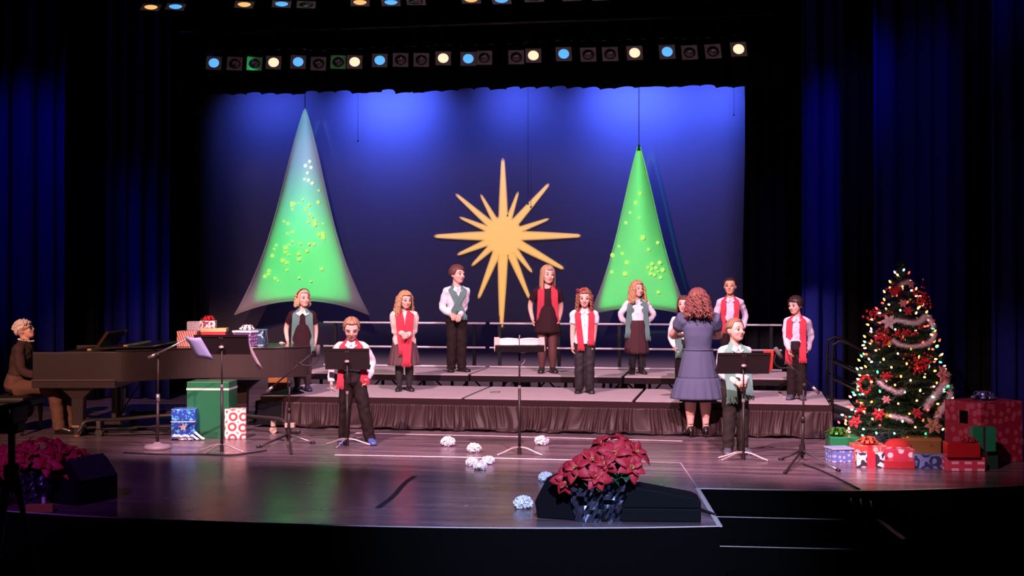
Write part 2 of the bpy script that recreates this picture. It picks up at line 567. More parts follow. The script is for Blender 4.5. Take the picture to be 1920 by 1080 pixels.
strip('floor_tape', 'pale tape line on the dim floor beside the green gift box', 'tape', [(432, 759), (500, 760)], 0.03, mat('seam_grey', (0.3, 0.26, 0.3), 0.5))
strip('floor_tape', 'faint tape line on the blue lit floor behind the piano legs', 'tape', [(255, 742), (345, 741)], 0.03, mat('seam_grey', (0.3, 0.26, 0.3), 0.5))
strip('floor_strip', 'curled dark strip on the open floor before the stands', 'tape', [(708, 953), (738, 930), (752, 914), (764, 902), (778, 893)], 0.045, mat('dark_strip', (0.03, 0.022, 0.026), 0.6, spec=0.3), n=5)

# ------------------------------------------------------------------ cyclorama, drapes and border
cyc_m = mat('cyc_cloth', (0.104, 0.094, 0.122), 0.85, spec=0.1, var=0.06, vscale=1.2)
cz0 = 0.0
def cyc_edge(px, zt):
    out = []
    for k in range(13):
        z = lerp(zt, cz0, k / 12); out.append(z)
    return out
P = []
for i in range(25):
    t = i / 24; col = []
    for k in range(13):
        z = lerp(5.6, cz0, k / 12)
        pr = 1393 + 4 * math.sin(PI * min(1, k / 7))
        pl = 368 - 3 * k / 12
        x = lerp(W(pl, 300, CYC_Y).x, W(pr, 300, CYC_Y).x, t)
        col.append(V((x, CYC_Y, z)))
    P.append(col)
o = MB().grid(P).build('cyclorama', cyc_m, smooth=True, solid=0.01, soff=1)
setp(o, 'wide cloth cyclorama washed with blue light behind the risers', 'curtain')


def drape(name, label, pl, pr, Y, zt, zb, npl, amp, m, seed=0, cat='curtain', hem=None):
    r = random.Random(seed)
    x0, x1 = W(pl, 500, Y).x, W(pr, 500, Y).x
    n = npl * 14; ph = [r.uniform(-0.7, 0.7) for _ in range(npl + 2)]; am = [r.uniform(0.5, 1.2) for _ in range(npl + 2)]
    P = []
    for i in range(n + 1):
        t = i / n; k = (t + 0.035 * math.sin(2 * PI * t * 1.7 + seed) * math.sin(PI * t)) * npl * 0.55; j = max(0, int(k)); fr = k - j
        a = lerp(am[j], am[min(j + 1, npl)], fr); p_ = lerp(ph[j], ph[min(j + 1, npl)], fr)
        col = []
        for q in range(7):
            z = lerp(zt, zb if hem is None else hem(t), q / 6)
            sw = 0.85 + 0.25 * q / 6
            y = Y - amp * a * sw * (0.5 + 0.5 * math.cos(2 * PI * k + p_)) + 0.01 * math.sin(3 * q + 9 * t)
            col.append(V((lerp(x0, x1, t) + amp * 0.35 * math.sin(2 * PI * k + p_ + 1) * sw, y, z)))
        P.append(col)
    o = MB().grid(P).build(name, m, smooth=True, solid=0.006)
    return setp(o, label, cat)


blue_lit_velour = mat('blue_lit_velour', (0.012, 0.016, 0.15), 0.95, spec=0.04)  # black velour with the blue stage light put into its colour
drape('stage_drape', 'black drape hanging at the piano side edge of the cyclorama', 296, 372, 19.4, 6.6, 0.02, 8, 0.12, black_velour, 1)
drape('stage_drape', 'deep blue lit pleated drape behind the open piano lid', 170, 322, 18.3, 6.6, 0.02, 9, 0.16, blue_lit_velour, 2)
drape('stage_drape', 'blue lit pleated drape behind the white haired pianist', -60, 128, 17.0, 6.6, 0.02, 9, 0.16, blue_lit_velour, 3)
drape('stage_drape', 'black drape between the two blue lit drapes near the piano', 100, 190, 17.9, 6.6, 0.02, 7, 0.12, black_velour, 4)
drape('stage_drape', 'black drape at the tree side edge of the cyclorama', 1392, 1510, 19.3, 6.6, 0.02, 9, 0.12, black_velour, 5)
drape('stage_drape', 'narrow bright blue lit drape between the choir and the lit fir tree', 1498, 1592, 18.2, 6.6, 0.02, 6, 0.14, blue_lit_velour, 6)
drape('stage_drape', 'wide dim blue lit drape directly behind the lit fir tree', 1630, 1820, 17.3, 7.2, 0.02, 10, 0.16, blue_lit_velour, 7)
drape('stage_drape', 'black drape between the narrow and the wide blue lit drape', 1575, 1660, 17.8, 7.0, 0.02, 6, 0.12, black_velour, 8)
drape('stage_drape', 'very dim blue lit drape behind the huge red gift box', 1850, 2010, 15.6, 7.2, 0.02, 9, 0.16, blue_lit_velour, 9)
drape('stage_drape', 'black drape beside the huge red gift box', 1800, 1875, 16.2, 7.2, 0.02, 5, 0.12, black_velour, 10)
BB = 18.7
rb = random.Random(11); steps = [rb.uniform(-4, 3.5) for _ in range(60)]
def bhem(t):
    px = lerp(300, 1470, t); j = t * 40; k = int(j); fr = j - k
    py = 179.5 - 18.5 * (px - 370) / 1025 - 1.8 * abs(math.sin(PI * j)) + steps[k] * (1 if fr < 0.8 else lerp(1, 0, (fr - 0.8) / 0.2))
    return W(px, py, BB).z
drape('border_valance', 'black border cloth with scalloped hem above the cyclorama', 300, 1470, BB, 7.2, 4.4, 60, 0.06, black_velour, 12, hem=bhem)

BL = (0.02, 0.05, 1.0)
def drape_light(px, Y, power, zt=2.6, size=34, dx=0, dy=3.2, zl=7.0, col=BL):
    p = W(px, 500, Y)
    spot('drape_blue_light', (p.x + dx, Y - dy, zl), (p.x, Y - 0.1, zt), power, col, size, 0.9, 0.15)
drape_light(60, 17.0, 420, 2.9, 32)
drape_light(255, 18.3, 150, 1.6, 26)
drape_light(1552, 18.2, 520, 3.2, 26, dx=0.2)
drape_light(1755, 17.3, 110, 3.3, 38)
drape_light(1930, 15.6, 26, 1.6, 30)

# hanging wires in front of the cyclorama
wire_m = mat('wire_black', (0.01, 0.01, 0.012), 0.6)
for i, (px, y0, y1, lab) in enumerate(((671, 120, 264, 'thin dark wire hanging between the tall fabric tree and the star'), (990, 110, 382, 'thin dark wire with a small weight hanging beside the star'), (1376, 100, 215, 'thin dark wire hanging near the far end of the cyclorama'))):
    a, c_ = W(px, y0, CYC_Y - 0.25), W(px, y1, CYC_Y - 0.25)
    t = thing('hanging_wire', lab, 'wire', c_)
    MB().tube([(0, 0, 0), (0, 0, ZC + 0.02 - c_.z)], 0.004, 6).build('wire', wire_m, t)
    MB().sphere((0, 0, 0), (0.014, 0.014, 0.02), 8, 6).build('weight', wire_m, t)

# ------------------------------------------------------------------ projected star, its light put into flat gold pieces
star_m = mat('star_projected_gold', (0.92, 0.50, 0.17), 0.8, spec=0.1)
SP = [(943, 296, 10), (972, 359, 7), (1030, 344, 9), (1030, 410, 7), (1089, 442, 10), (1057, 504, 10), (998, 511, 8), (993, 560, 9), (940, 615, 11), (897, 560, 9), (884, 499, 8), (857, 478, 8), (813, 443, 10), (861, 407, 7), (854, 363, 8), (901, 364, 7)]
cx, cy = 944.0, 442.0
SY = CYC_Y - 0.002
t = thing('star', 'flat golden sixteen point panel standing in for the star projected on the cyclorama', 'star', W(cx, cy, SY))
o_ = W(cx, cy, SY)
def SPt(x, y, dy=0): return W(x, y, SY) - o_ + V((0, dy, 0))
MB().loft([[SPt(cx + 36 * math.cos(2 * PI * k / 40), cy - 37 * math.sin(2 * PI * k / 40), dy) for k in range(40)] for dy in (0.0, -0.012)]).build('projected_star_core', star_m, t)
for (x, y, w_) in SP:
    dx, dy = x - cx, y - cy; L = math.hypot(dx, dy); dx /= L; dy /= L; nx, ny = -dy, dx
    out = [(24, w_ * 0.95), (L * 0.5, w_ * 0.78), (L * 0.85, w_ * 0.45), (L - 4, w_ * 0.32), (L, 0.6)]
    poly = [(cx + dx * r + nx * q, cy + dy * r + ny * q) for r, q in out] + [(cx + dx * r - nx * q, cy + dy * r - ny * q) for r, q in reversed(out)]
    MB().loft([[SPt(a, b_, e) for a, b_ in poly] for e in (0.0, -0.008)]).build('projected_star_ray', star_m, t)
def star_projector(loc, power, color):
    c = W(cx, cy, SY); o = spot('star_projector', loc, c, power, color, 16, 0.1, 0.02)
    inv = Matrix.LocRotScale(V(loc), (c - V(loc)).to_track_quat('-Z', 'Y'), None).inverted()
    def uv(p):
        a = inv @ p; return (a.x / -a.z, a.y / -a.z)
    u0, ux, uy = uv(c), uv(W(cx + 100, cy, SY)), uv(W(cx, cy + 100, SY))
    Mx = np.linalg.inv(np.array([[ux[0] - u0[0], uy[0] - u0[0]], [ux[1] - u0[1], uy[1] - u0[1]]])) * 100
    l = o.data; l.use_nodes = True; h = NT(l.node_tree)
    tc = h.n('ShaderNodeTexCoord'); sp = h.n('ShaderNodeSeparateXYZ'); h.link(tc.outputs['Normal'], sp.inputs[0])
    nz = h.m('MULTIPLY', sp.outputs[2], -1.0)
    u = h.m('ADD', h.m('DIVIDE', sp.outputs[0], nz), -u0[0]); v = h.m('ADD', h.m('DIVIDE', sp.outputs[1], nz), -u0[1])
    X = h.m('ADD', h.m('MULTIPLY', u, float(Mx[0, 0])), h.m('MULTIPLY', v, float(Mx[0, 1])))
    Y = h.m('ADD', h.m('MULTIPLY', u, float(Mx[1, 0])), h.m('MULTIPLY', v, float(Mx[1, 1])))
    f = h.step(h.m('SQRT', h.m('ADD', h.m('MULTIPLY', X, X), h.m('MULTIPLY', Y, Y))), 39, 31)
    for (x, y, w_) in SP:
        dx, dy = x - cx, y - cy; L = math.hypot(dx, dy); dx /= L; dy /= L
        a = h.m('ADD', h.m('MULTIPLY', X, dx), h.m('MULTIPLY', Y, dy))
        b_ = h.m('ABSOLUTE', h.m('ADD', h.m('MULTIPLY', X, -dy), h.m('MULTIPLY', Y, dx)))
        mg = h.m('SUBTRACT', h.m('MULTIPLY_ADD', a, -0.72 * w_ / L, w_ * 1.05), b_)
        g = h.m('MULTIPLY', h.step(mg, -1.2, 2.2), h.m('MULTIPLY', h.step(a, 0, 10), h.step(a, L + 2, L - 6)))
        f = h.m('MAXIMUM', f, g)
    h.link(f, l.node_tree.nodes['Emission'].inputs['Strength'])
star_projector((-3.6, 6.0, 4.9), 7800, (1.0, 0.95, 0.62))

# ------------------------------------------------------------------ stretch fabric trees
tree_m = mat('stretch_cloth', (0.78, 0.74, 0.78), 0.75, spec=0.2)
dot_m = mat('dot_glow', (0.75, 0.85, 0.20), 0.5, emit=0.55)  # glowing discs stand in for dots of projected light on the cloth
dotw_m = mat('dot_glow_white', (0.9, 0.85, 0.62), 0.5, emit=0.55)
TY = 18.98


def fabric_tree(label, apex, cl, cr, arc, bow, wire_top, dots):
    base = W(apex[0], apex[1], TY)
    t = thing('fabric_tree', label, 'stage decoration', base)
    n = 24; m_ = 30
    def pt(s, q):
        bx = lerp(cl[0], cr[0], s); by = lerp(cl[1], cr[1], s) - arc * (1 - (2 * s - 1) ** 2)
        tw = 4
        ax = apex[0] + (s - 0.5) * tw
        x = lerp(ax, bx, q); y = lerp(apex[1], by, q)
        xc = lerp(apex[0], (cl[0] + cr[0]) / 2, q)
        x = xc + (x - xc) * (1 - bow * math.sin(PI * q) ** 0.9)
        bulge = -0.22 * math.sin(PI * s) * math.sin(PI * min(1, q * 0.9))
        w = W(x, y, TY + bulge); return w
    P = [[pt(i / n, k / m_) - base for k in range(m_ + 1)] for i in range(n + 1)]
    MB().grid(P).build('cloth', tree_m, t, smooth=True, solid=0.008)
    for s in (0, 1):
        MB().tube([pt(s, k / m_) - base for k in range(m_ + 1)], 0.012, 6).build('edge_hem', tree_m, t, smooth=True)
    MB().tube([pt(i / n, 1) - base for i in range(n + 1)], 0.011, 6).build('bottom_hem', tree_m, t, smooth=True)
    top = V((0, 0, ZC - 0.01 - base.z))
    MB().tube([(0, 0, -0.02), top], 0.006, 6).build('cable', wire_m, t)
    MB().tube([(0, 0, 0.03), (0, 0, -0.06)], [0.012, 0.03], 8).build('apex_ring', wire_m if apex[1] > 250 else tree_m, t)
    hw = [None]
    for (x, y, r, white) in dots:
        q = (y - apex[1]) / ((cl[1] - arc * 0.6) - apex[1]); q = min(0.97, max(0.03, q))
        half = (cr[0] - cl[0]) / 2 * q * (1 - bow * math.sin(PI * q) ** 0.9)
        xc = lerp(apex[0], (cl[0] + cr[0]) / 2, q); s = 0.5 + 0.5 * max(-0.97, min(0.97, (x - xc) / half))
        bulge = -0.22 * math.sin(PI * s) * math.sin(PI * min(1, q * 0.9))
        x = xc + (2 * s - 1) * half * 0.985
        c_ = W(x, y, TY + bulge - 0.03) - base
        R_ = r * depth(c_ + base) / F
        MB().sphere(c_, (R_, 0.006, R_), 12, 6).build('projected_dot', dotw_m if white else dot_m, t, smooth=True)
    return t


rd = random.Random(5)
k_ = 1 / 2.4536
raw = [(370, 350, 8), (350, 370, 9), (377, 378, 8), (360, 403, 8), (346, 432, 7), (365, 437, 9), (382, 450, 8), (337, 525, 6), (410, 538, 8), (284, 541, 6), (296, 545, 7), (286, 551, 8), (315, 542, 5), (368, 550, 7), (288, 571, 5), (351, 566, 6), (353, 576, 5), (369, 595, 7), (380, 604, 6), (364, 628, 8), (396, 624, 8), (393, 640, 11), (268, 636, 8), (249, 625, 5), (433, 636, 5), (289, 675, 8), (265, 682, 6), (412, 686, 9), (431, 682, 9), (431, 693, 10), (436, 704, 7), (288, 719, 6), (325, 728, 7), (367, 729, 7), (389, 731, 8), (213, 736, 6), (272, 734, 6), (256, 747, 10), (203, 753, 5), (254, 768, 7), (358, 761, 8), (318, 775, 9), (271, 779, 5), (195, 784, 9), (320, 800, 9), (243, 806, 10), (261, 816, 8), (263, 850, 6), (179, 853, 8), (176, 869, 7), (159, 879, 8), (426, 844, 8), (208, 888, 7), (223, 900, 5), (320, 885, 6), (376, 901, 5), (413, 484, 5)]
dl = [(430 + x * k_, 160 + y * k_, r * k_ * 1.0, y < 480) for x, y, r in raw]
fabric_tree('tall white fabric tree stretched to a point, lit teal to green', (572, 207), (440, 590), (692, 590), 27, 0.20, 90, dl)
raw = [(1270, 262, 11), (1243, 317, 11), (1210, 376, 8), (1268, 408, 7), (1185, 437, 10), (1287, 526, 15), (1378, 556, 10), (1323, 596, 9), (1142, 577, 8), (1162, 620, 10), (1091, 630, 13), (1190, 674, 12), (1099, 730, 10), (1179, 741, 14), (1344, 682, 10), (1390, 675, 12), (1318, 704, 8), (1340, 714, 9), (1368, 706, 9), (1408, 718, 12), (1333, 741, 10), (1357, 747, 10), (1380, 727, 6), (1395, 763, 10), (1382, 851, 10)]
dl = [(800 + x / 3.176, 280 + y / 3.176, r / 3.176, False) for x, y, r in raw]
fabric_tree('smaller fabric tree lit deep green behind the choir', (1198, 275), (1106, 590), (1292, 592), 14, 0.16, 110, dl)
tri = [W(572, 185, TY), W(466, 574, TY), W(670, 574, TY)]
tri0 = tri
c_ = W(567, 520, TY)
gobo_spot('tree_projector', (-5.2, 8.0, 5.0), c_, 6000, (0.0, 1.0, 0.14), 24, tri=tri, ell=(c_, W(678, 520, TY), W(567, 330, TY)), soft=0.012)
c_ = W(571, 250, TY)
gobo_spot('tree_projector', (-5.6, 8.0, 4.9), c_, 3800, (0.26, 0.66, 1.0), 24, tri=[W(572, 140, TY), W(508, 480, TY), W(634, 480, TY)], ell=(c_, W(680, 250, TY), W(571, 500, TY)), soft=0.008, fall=(1.1, 0.1))
tri = [W(1198, 235, TY), W(1119, 584, TY), W(1280, 584, TY)]
c_ = W(1193, 450, TY)
gobo_spot('tree_projector', (-2.6, 8.0, 5.0), c_, 5200, (0.0, 1.0, 0.10), 24, tri=tri, ell=(c_, W(1300, 450, TY), W(1193, 150, TY)), soft=0.006, fall=(1.25, 0.7))

# ------------------------------------------------------------------ choir risers
deck_m = mat('riser_carpet', (0.36, 0.32, 0.34), 0.9, spec=0.15, bump=0.3, bscale=160, var=0.12, vscale=5)
frame_m = mat('riser_frame', (0.010, 0.006, 0.007), 0.7, spec=0.1)
black_metal = mat('black_metal', (0.004, 0.004, 0.005), 0.5, spec=0.25)
ply_m = mat('orange_plywood', (0.50, 0.17, 0.05), 0.6, var=0.3, vscale=9, stretch=(1, 1, 5))
Y1, Y2, Y3 = 15.17, 16.85, 18.05
Z1, Z2 = 0.37, 0.52
def xg(px, Y): return W(px, 700, Y).x
low = [xg(487, Y1), xg(868, Y1), xg(1188, Y1), xg(1558, Y1)]
upx = [xg(560, Y2), xg(880, Y2), xg(1168, Y2), xg(1482, Y2)]


def platform(label, x0, x1, y0, y1, z):
    w_, d_ = x1 - x0 - 0.02, y1 - y0
    t = thing('riser_platform', label, 'platform', ((x0 + x1) / 2, (y0 + y1) / 2, 0 if y0 < 16 else 0), 0, 'choir riser platforms')
    MB().box((0, 0, z - 0.01), (w_ - 0.02, d_ - 0.02, 0.02)).build('deck', deck_m, t)
    MB().box((0, 0, z - 0.055), (w_, d_, 0.075)).build('deck_frame', frame_m, t)
    for sx in (-1, -0.33, 0.33, 1):
        for sy in (-1, 1):
            MB().box((sx * (w_ / 2 - 0.25), sy * (d_ / 2 - 0.15), (z - 0.09) / 2), (0.035, 0.035, z - 0.09)).build('leg', black_metal, t)
    for sx in (-1, -0.33, 0.33, 1):
        for dx in (-1, 1):
            a = V((sx * (w_ / 2 - 0.25), -(d_ / 2 - 0.15), 0.4 * z)); b_ = V((sx * (w_ / 2 - 0.25) + dx * 0.22, -(d_ / 2 - 0.15), z - 0.09))
            MB().tube([a, b_], 0.012, 6).build('brace', black_metal, t)
    return t


nm = ['section nearest the piano', 'middle section', 'section nearest the fir tree']
for i in range(3):
    platform('low carpeted riser platform, ' + nm[i] + ' of the front row', low[i], low[i + 1], Y1, Y2 - 0.02, Z1)
    platform('higher carpeted riser platform, ' + nm[i] + ' of the back row', upx[i], upx[i + 1], Y2, Y3, Z2)

# gathered skirt along the front of the low risers
skirt_m = mat('skirt_satin', (0.034, 0.017, 0.018), 0.5, spec=0.25)
def gather(label, p0, p1, out, seed, nper, amp, mname='skirt_satin'):
    r = random.Random(seed)
    L = (p1 - p0).length; n = int(L * nper); dirx = (p1 - p0).normalized()
    f = [(r.uniform(19, 24), r.uniform(0, 6)), (r.uniform(44, 52), r.uniform(0, 6)), (r.uniform(95, 110), r.uniform(0, 6)), (r.uniform(3, 5), r.uniform(0, 6))]
    zt = Z1 - 0.075; P = []
    for i in range(n + 1):
        x = L * i / n; col = []
        wp = x + 0.05 * math.sin(7.3 * x + seed) + 0.03 * math.sin(17 * x)
        for k in range(15):
            q = k / 14
            xx = wp + 0.03 * q * math.sin(2.3 * x + 2 * seed) + 0.012 * math.sin(q * 3 + 3.1 * x)
            lowf = math.sin(f[0][0] * xx + f[0][1]); midf = math.sin(f[1][0] * xx + f[1][1] + 1.2 * q); hi = math.sin(f[2][0] * xx + f[2][1])
            fold = (0.30 + 0.70 * q) * (0.45 * lowf + 0.85 * midf * (0.4 + 0.6 * math.sin(f[3][0] * x + f[3][1]) ** 2)) + 0.4 * hi * (1 - q) + 0.12 * hi
            o_ = 0.035 + amp * (fold + 1.0) * (0.5 + 0.5 * q) * 0.5 + 0.045 * q * q
            if q > 0.93: o_ += 0.05 * abs(math.sin(4.2 * xx + seed)) + 0.02
            z = lerp(zt, 0.012, q)
            if q > 0.93: z += 0.012 * (1 + math.sin(11 * xx))
            col.append(p0 + dirx * x + out * o_ + V((0, 0, z)))
        P.append(col)
    return MB().grid(P).build('stage_skirt', mat(mname, (0, 0, 0)), smooth=True, solid=0.004)
a, b_ = V((xg(532, Y1), Y1, 0)), V((low[3] + 0.01, Y1, 0))
o = gather('', a, b_, V((0, -1, 0)), 3, 120, 0.085)
setp(o, 'dark gathered satin skirt along the front of the low risers', 'skirt')
o = gather('', V((low[0] - 0.01, Y2 - 0.2, 0)), V((low[0] - 0.01, Y1, 0)), V((-1, 0, 0)), 5, 50, 0.04)
o.data.materials[0] = black_velour
setp(o, 'black cloth hung over the piano end of the low risers', 'skirt')
o = gather('', V((low[0], Y1 - 0.005, 0)), V((xg(536, Y1), Y1 - 0.005, 0)), V((0, -1, 0)), 8, 50, 0.05)
o.data.materials[0] = black_velour
setp(o, 'black cloth at the front corner of the risers beside the piano', 'skirt')
sb = MB().box(((a.x + b_.x) / 2, Y1 - 0.012, Z1 - 0.045), (b_.x - a.x, 0.02, 0.07))
setp(sb.build('skirt_band', mat('skirt_band', (0.026, 0.012, 0.014), 0.8, spec=0.08)), 'flat dark band holding the top of the gathered skirt', 'band')

# guard rails along the back
rail_m = mat('rail_steel', (0.62, 0.60, 0.64), 0.35, metal=0.15)
for i in range(3):
    x0, x1 = upx[i] + 0.03, upx[i + 1] - 0.03
    if i == 0: x0 = xg(606, Y3)
    if i == 2: x1 = xg(1466, Y3)
    t = thing('guard_rail', 'steel guard rail behind the back riser, ' + nm[i], 'railing', ((x0 + x1) / 2, Y3 + 0.02, Z2 - 0.05), 0, 'riser guard rails')
    hw_ = (x1 - x0) / 2
    for z in (1.135 - Z2, 0.80 - Z2, 0.535 - Z2):
        MB().tube([(-hw_, 0, z + 0.05), (hw_, 0, z + 0.05)], 0.014, 8).build('rail_bar', rail_m, t, smooth=True)
    for s in (-0.86, -0.0, 0.86):
        MB().box((s * hw_, 0.03, (1.13 - Z2) / 2 - 0.0), (0.045, 0.03, 1.13 - Z2 + 0.10)).build('post', black_metal, t)

# orange wood pieces under and beside the risers
def wood(label, px, py, wpx, hpx, Y, th=0.03, rot=0):
    p = W(px, py, Y); s = depth(p) / F
    o = MB().box((0, 0, hpx * s / 2), (wpx * s, th, hpx * s)).build('plywood_panel', ply_m, bevel=0.004)
    o.location = p; o.rotation_euler = (0, 0, rot); return setp(o, label, 'panel')
p = W(518, 735, 15.75)
wood('orange plywood panel leaning behind the piano end of the risers', 521, 735, 36, 27, 16.3, 0.03, 0.15)
wood('orange plywood panel under the back riser beside the reddish haired girl', 1171, 731, 12, 17, 17.3)
wood('larger orange plywood panel under the back riser beneath the girl in boots', 1199, 731, 20, 18, 17.3)
wood('small orange wood block under the back riser behind the conductor stand', 1047, 731, 9, 6, 17.3, 0.06)

# stair unit at the far end with handrails
tread_m = mat('stair_tread', (0.62, 0.55, 0.60), 0.6)
sx0 = low[3] + 0.02
t = thing('stair_unit', 'portable stair with pale treads and black handrails beside the lit tree', 'stairs', (sx0, 16.1, 0))
for k in range(3):
    z = 0.30 - 0.10 * k
    MB().box((0.14 + 0.27 * k, 0, z - 0.012), (0.25, 0.95, 0.024)).build('tread', tread_m, t, bevel=0.003)
for sy in (-1, 1):
    MB().tube([(0, sy * 0.485, 0.30), (0.82, sy * 0.485, 0.02)], [(0.05, 0.012)] * 2, 8, lat=(0, 0, 1)).build('stringer', black_metal, t)
    y = sy * 0.5
    top = crv([(0.02, y, 0.0), (0.02, y, 0.9), (0.06, y, 1.02), (0.2, y, 1.02), (0.75, y, 0.72), (1.0, y, 0.55)], 6)
    hr = MB().tube(top, 0.018, 8).build('handrail', black_metal, t, smooth=True)
    MB().tube([(0.02, y, 0.62), (0.95, y, 0.18)], 0.014, 8).build('rail_bar', black_metal, t, smooth=True)
    MB().tube([(0.02, y, 0.82), (1.0, y, 0.36)], 0.014, 8).build('rail_bar', black_metal, t, smooth=True)
    MB().tube([(0.98, y, 0.56), (0.98, y, 0.0)], 0.016, 8).build('post', black_metal, t, smooth=True)

# ------------------------------------------------------------------ overhead lamp battens
can_m = mat('lamp_can', (0.012, 0.012, 0.014), 0.5)
gel_m = mat('gel_frame', (0.16, 0.18, 0.15), 0.5)
gel_g = mat('gel_frame_green_lit', (0.08, 0.75, 0.14), 0.5)  # green glow of the lamps is put into this frame colour
lens_off = mat('lens_dark', (0.012, 0.012, 0.013), 0.15)
def lens(name, c, e):
    return mat(name, c, 0.4, emit=e)
lens_w = lens('lens_warm', (1.0, 0.56, 0.36), 1.6)
lens_b = lens('lens_blue', (0.10, 0.42, 1.0), 1.1)
lens_w2 = lens('lens_amber', (1.0, 0.45, 0.15), 1.2)


def par_can(label, p, scale, gel, lm, tilt, yaw, group, zpipe):
    yo = zpipe - 0.02 - p.z
    t = thing('stage_lamp', label, 'stage lamp', p, TH + yaw, group)
    M = RX(tilt)          # local: lens faces -y, tilted down
    A = M @ RX(PI / 2)     # local z of shapes -> -y
    s = scale
    MB().lathe([(0.045 * s, -0.30 * s), (0.085 * s, -0.26 * s), (0.095 * s, -0.1 * s), (0.098 * s, 0.0)], 20, A).build('can', can_m, t, smooth=True)
    q = MB(); hw = 0.105 * s; n = 24
    inner = [V((0.078 * s * math.cos(2 * PI * k / n), 0.078 * s * math.sin(2 * PI * k / n), 0)) for k in range(n)]
    outer = []
    for k in range(n):
        a = 2 * PI * k / n; m_ = max(abs(math.cos(a)), abs(math.sin(a))); outer.append(V((hw * math.cos(a) / m_, hw * math.sin(a) / m_, 0)))
    dz = V((0, 0, 0.006))
    q.loft([outer, inner, [v + dz for v in inner], [v + dz for v in outer], outer], False, A)
    q.build('gel_frame', gel, t)
    MB().lathe([(0.079 * s, -0.004), (0.06 * s, 0.008 * s), (0.03 * s, 0.014 * s), (0.001, 0.016 * s)], 20, A).build('lens', lm, t, smooth=True)
    yk = [M @ V((-0.11 * s, 0.12 * s, 0)), V((-0.12 * s, 0.12 * s, 0.2 * s)), V((0.12 * s, 0.12 * s, 0.2 * s)), M @ V((0.11 * s, 0.12 * s, 0))]
    MB().tube(yk, [(0.012, 0.004)] * 4, 6).build('yoke', can_m, t)
    MB().tube([(0, 0.12 * s, 0.19 * s), (0, 0.12 * s, yo)], 0.012, 6).build('clamp', can_m, t)
    return t


BAT = [(401, 118, 'b'), (440, 119, 'o'), (477, 119, 'g'), (513, 117, 'w'), (559, 116, 'b'), (597, 119, 'o'), (634, 116, 'G'), (665, 116, 'w'), (712, 113, 'b'), (751, 112, 'o'), (790, 112, 'o'), (831, 109, 'w'), (878, 110, 'b'), (908, 108, 'o'), (968, 107, 'o'), (1000, 104, 'w'), (1057, 101, 'b'), (1103, 102, 'o'), (1144, 101, 'o'), (1190, 99, 'w'), (1251, 97, 'b'), (1293, 98, 'o'), (1337, 96, 'o'), (1385, 92, 'w')]
BY = 16.2
ZL = W(880, 110, BY).z + 0.46
od = ['first', 'second', 'third', 'fourth', 'fifth', 'sixth', 'seventh', 'eighth', 'ninth', 'tenth', 'eleventh', 'twelfth', 'thirteenth']
cnt = {}
kinds = {'b': ('blue glowing stage lamp', lens_b), 'w': ('warm glowing stage lamp', lens_w), 'o': ('unlit dull framed lamp', lens_off), 'g': ('unlit stage lamp with a dim green lit frame', lens_off), 'G': ('unlit stage lamp with a bright green lit frame', lens_off)}
for (px, py, k) in BAT:
    cnt[k] = cnt.get(k, 0) + 1
    lab = kinds[k][0] + ' on the lower batten' + ('' if k in 'gG' else ', %s from the piano side' % od[cnt[k] - 1])
    p = W(px, py, BY)
    par_can(lab, p, 0.92, {'g': gel_g, 'G': gel_g}.get(k, gel_m), kinds[k][1], math.radians(38), math.radians(-20 * (px - 900) / 500), 'lower batten lamps', ZL)
UB = [(283, 13, 'w'), (329, 12, 'b'), (458, 8, 'w'), (528, 7, 'b'), (574, 8, 'o'), (675, 4, 'w'), (733, 4, 'b'), (780, 2, 'o'), (883, -1, 'w'), (940, 0, 'b'), (1000, -4, 'o'), (1070, -6, 'w'), (1125, -7, 'b')]
UY = 13.6; cnt = {}
ZU = W(700, 2, UY).z + 0.42
for (px, py, k) in UB:
    cnt[k] = cnt.get(k, 0) + 1
    lab = {'w': 'amber glowing lamp', 'b': 'blue glowing lamp', 'o': 'unlit dark lamp'}[k] + ' on the topmost batten, %s from the piano side' % od[cnt[k] - 1]
    p = W(px, py, UY)
    par_can(lab, p, 0.95, gel_m, {'w': lens_w2, 'b': lens_b, 'o': lens_off}[k], math.radians(80), math.radians(-25 * (px - 800) / 500), 'upper batten lamps', ZU)


def batten(label, x0, x1, Y, z):
    t = thing('batten_pipe', label, 'pipe', ((x0 + x1) / 2, Y, z)); hw = (x1 - x0) / 2
    MB().tube([(-hw, 0, 0), (hw, 0, 0)], 0.025, 10).build('pipe', can_m, t, smooth=True)
    for k in (-0.95, -0.35, 0.35, 0.95):
        MB().tube([(k * hw, 0, 0), (k * hw, 0, ZC + 0.1 - z)], 0.004, 6).build('lift_cable', can_m, t)
batten('black pipe carrying the lower row of stage lamps', W(330, 95, BY).x, W(1450, 64, BY).x, BY + 0.11, ZL)
batten('black pipe carrying the topmost row of stage lamps', W(200, 95, UY).x, W(1250, 64, UY).x, UY + 0.11, ZU)
# ------------------------------------------------------------------ people
skin_fair = mat('skin_fair', (0.72, 0.42, 0.33), 0.5, spec=0.35)
skin_pink = mat('skin_pink', (0.74, 0.40, 0.32), 0.5, spec=0.35)
skin_tan = mat('skin_tan', (0.52, 0.28, 0.18), 0.5, spec=0.35)
eye_white = mat('eye_white', (0.7, 0.66, 0.62), 0.3)
iris_m = mat('iris_dark', (0.025, 0.018, 0.015), 0.2)
lip_m = mat('lips', (0.48, 0.16, 0.15), 0.5)
shirt_w = mat('shirt_white', (0.78, 0.74, 0.80), 0.75, bump=0.12, bscale=40)
shirt_lilac = mat('shirt_checked', (0.60, 0.54, 0.66), 0.75, bump=0.12, bscale=40)
trouser_k = mat('trousers_black', (0.014, 0.008, 0.008), 0.8, spec=0.2, bump=0.15, bscale=30)
dress_k = mat('dress_dark', (0.026, 0.009, 0.013), 0.85, spec=0.15)
tights_k = mat('tights_dark', (0.05, 0.028, 0.03), 0.6)
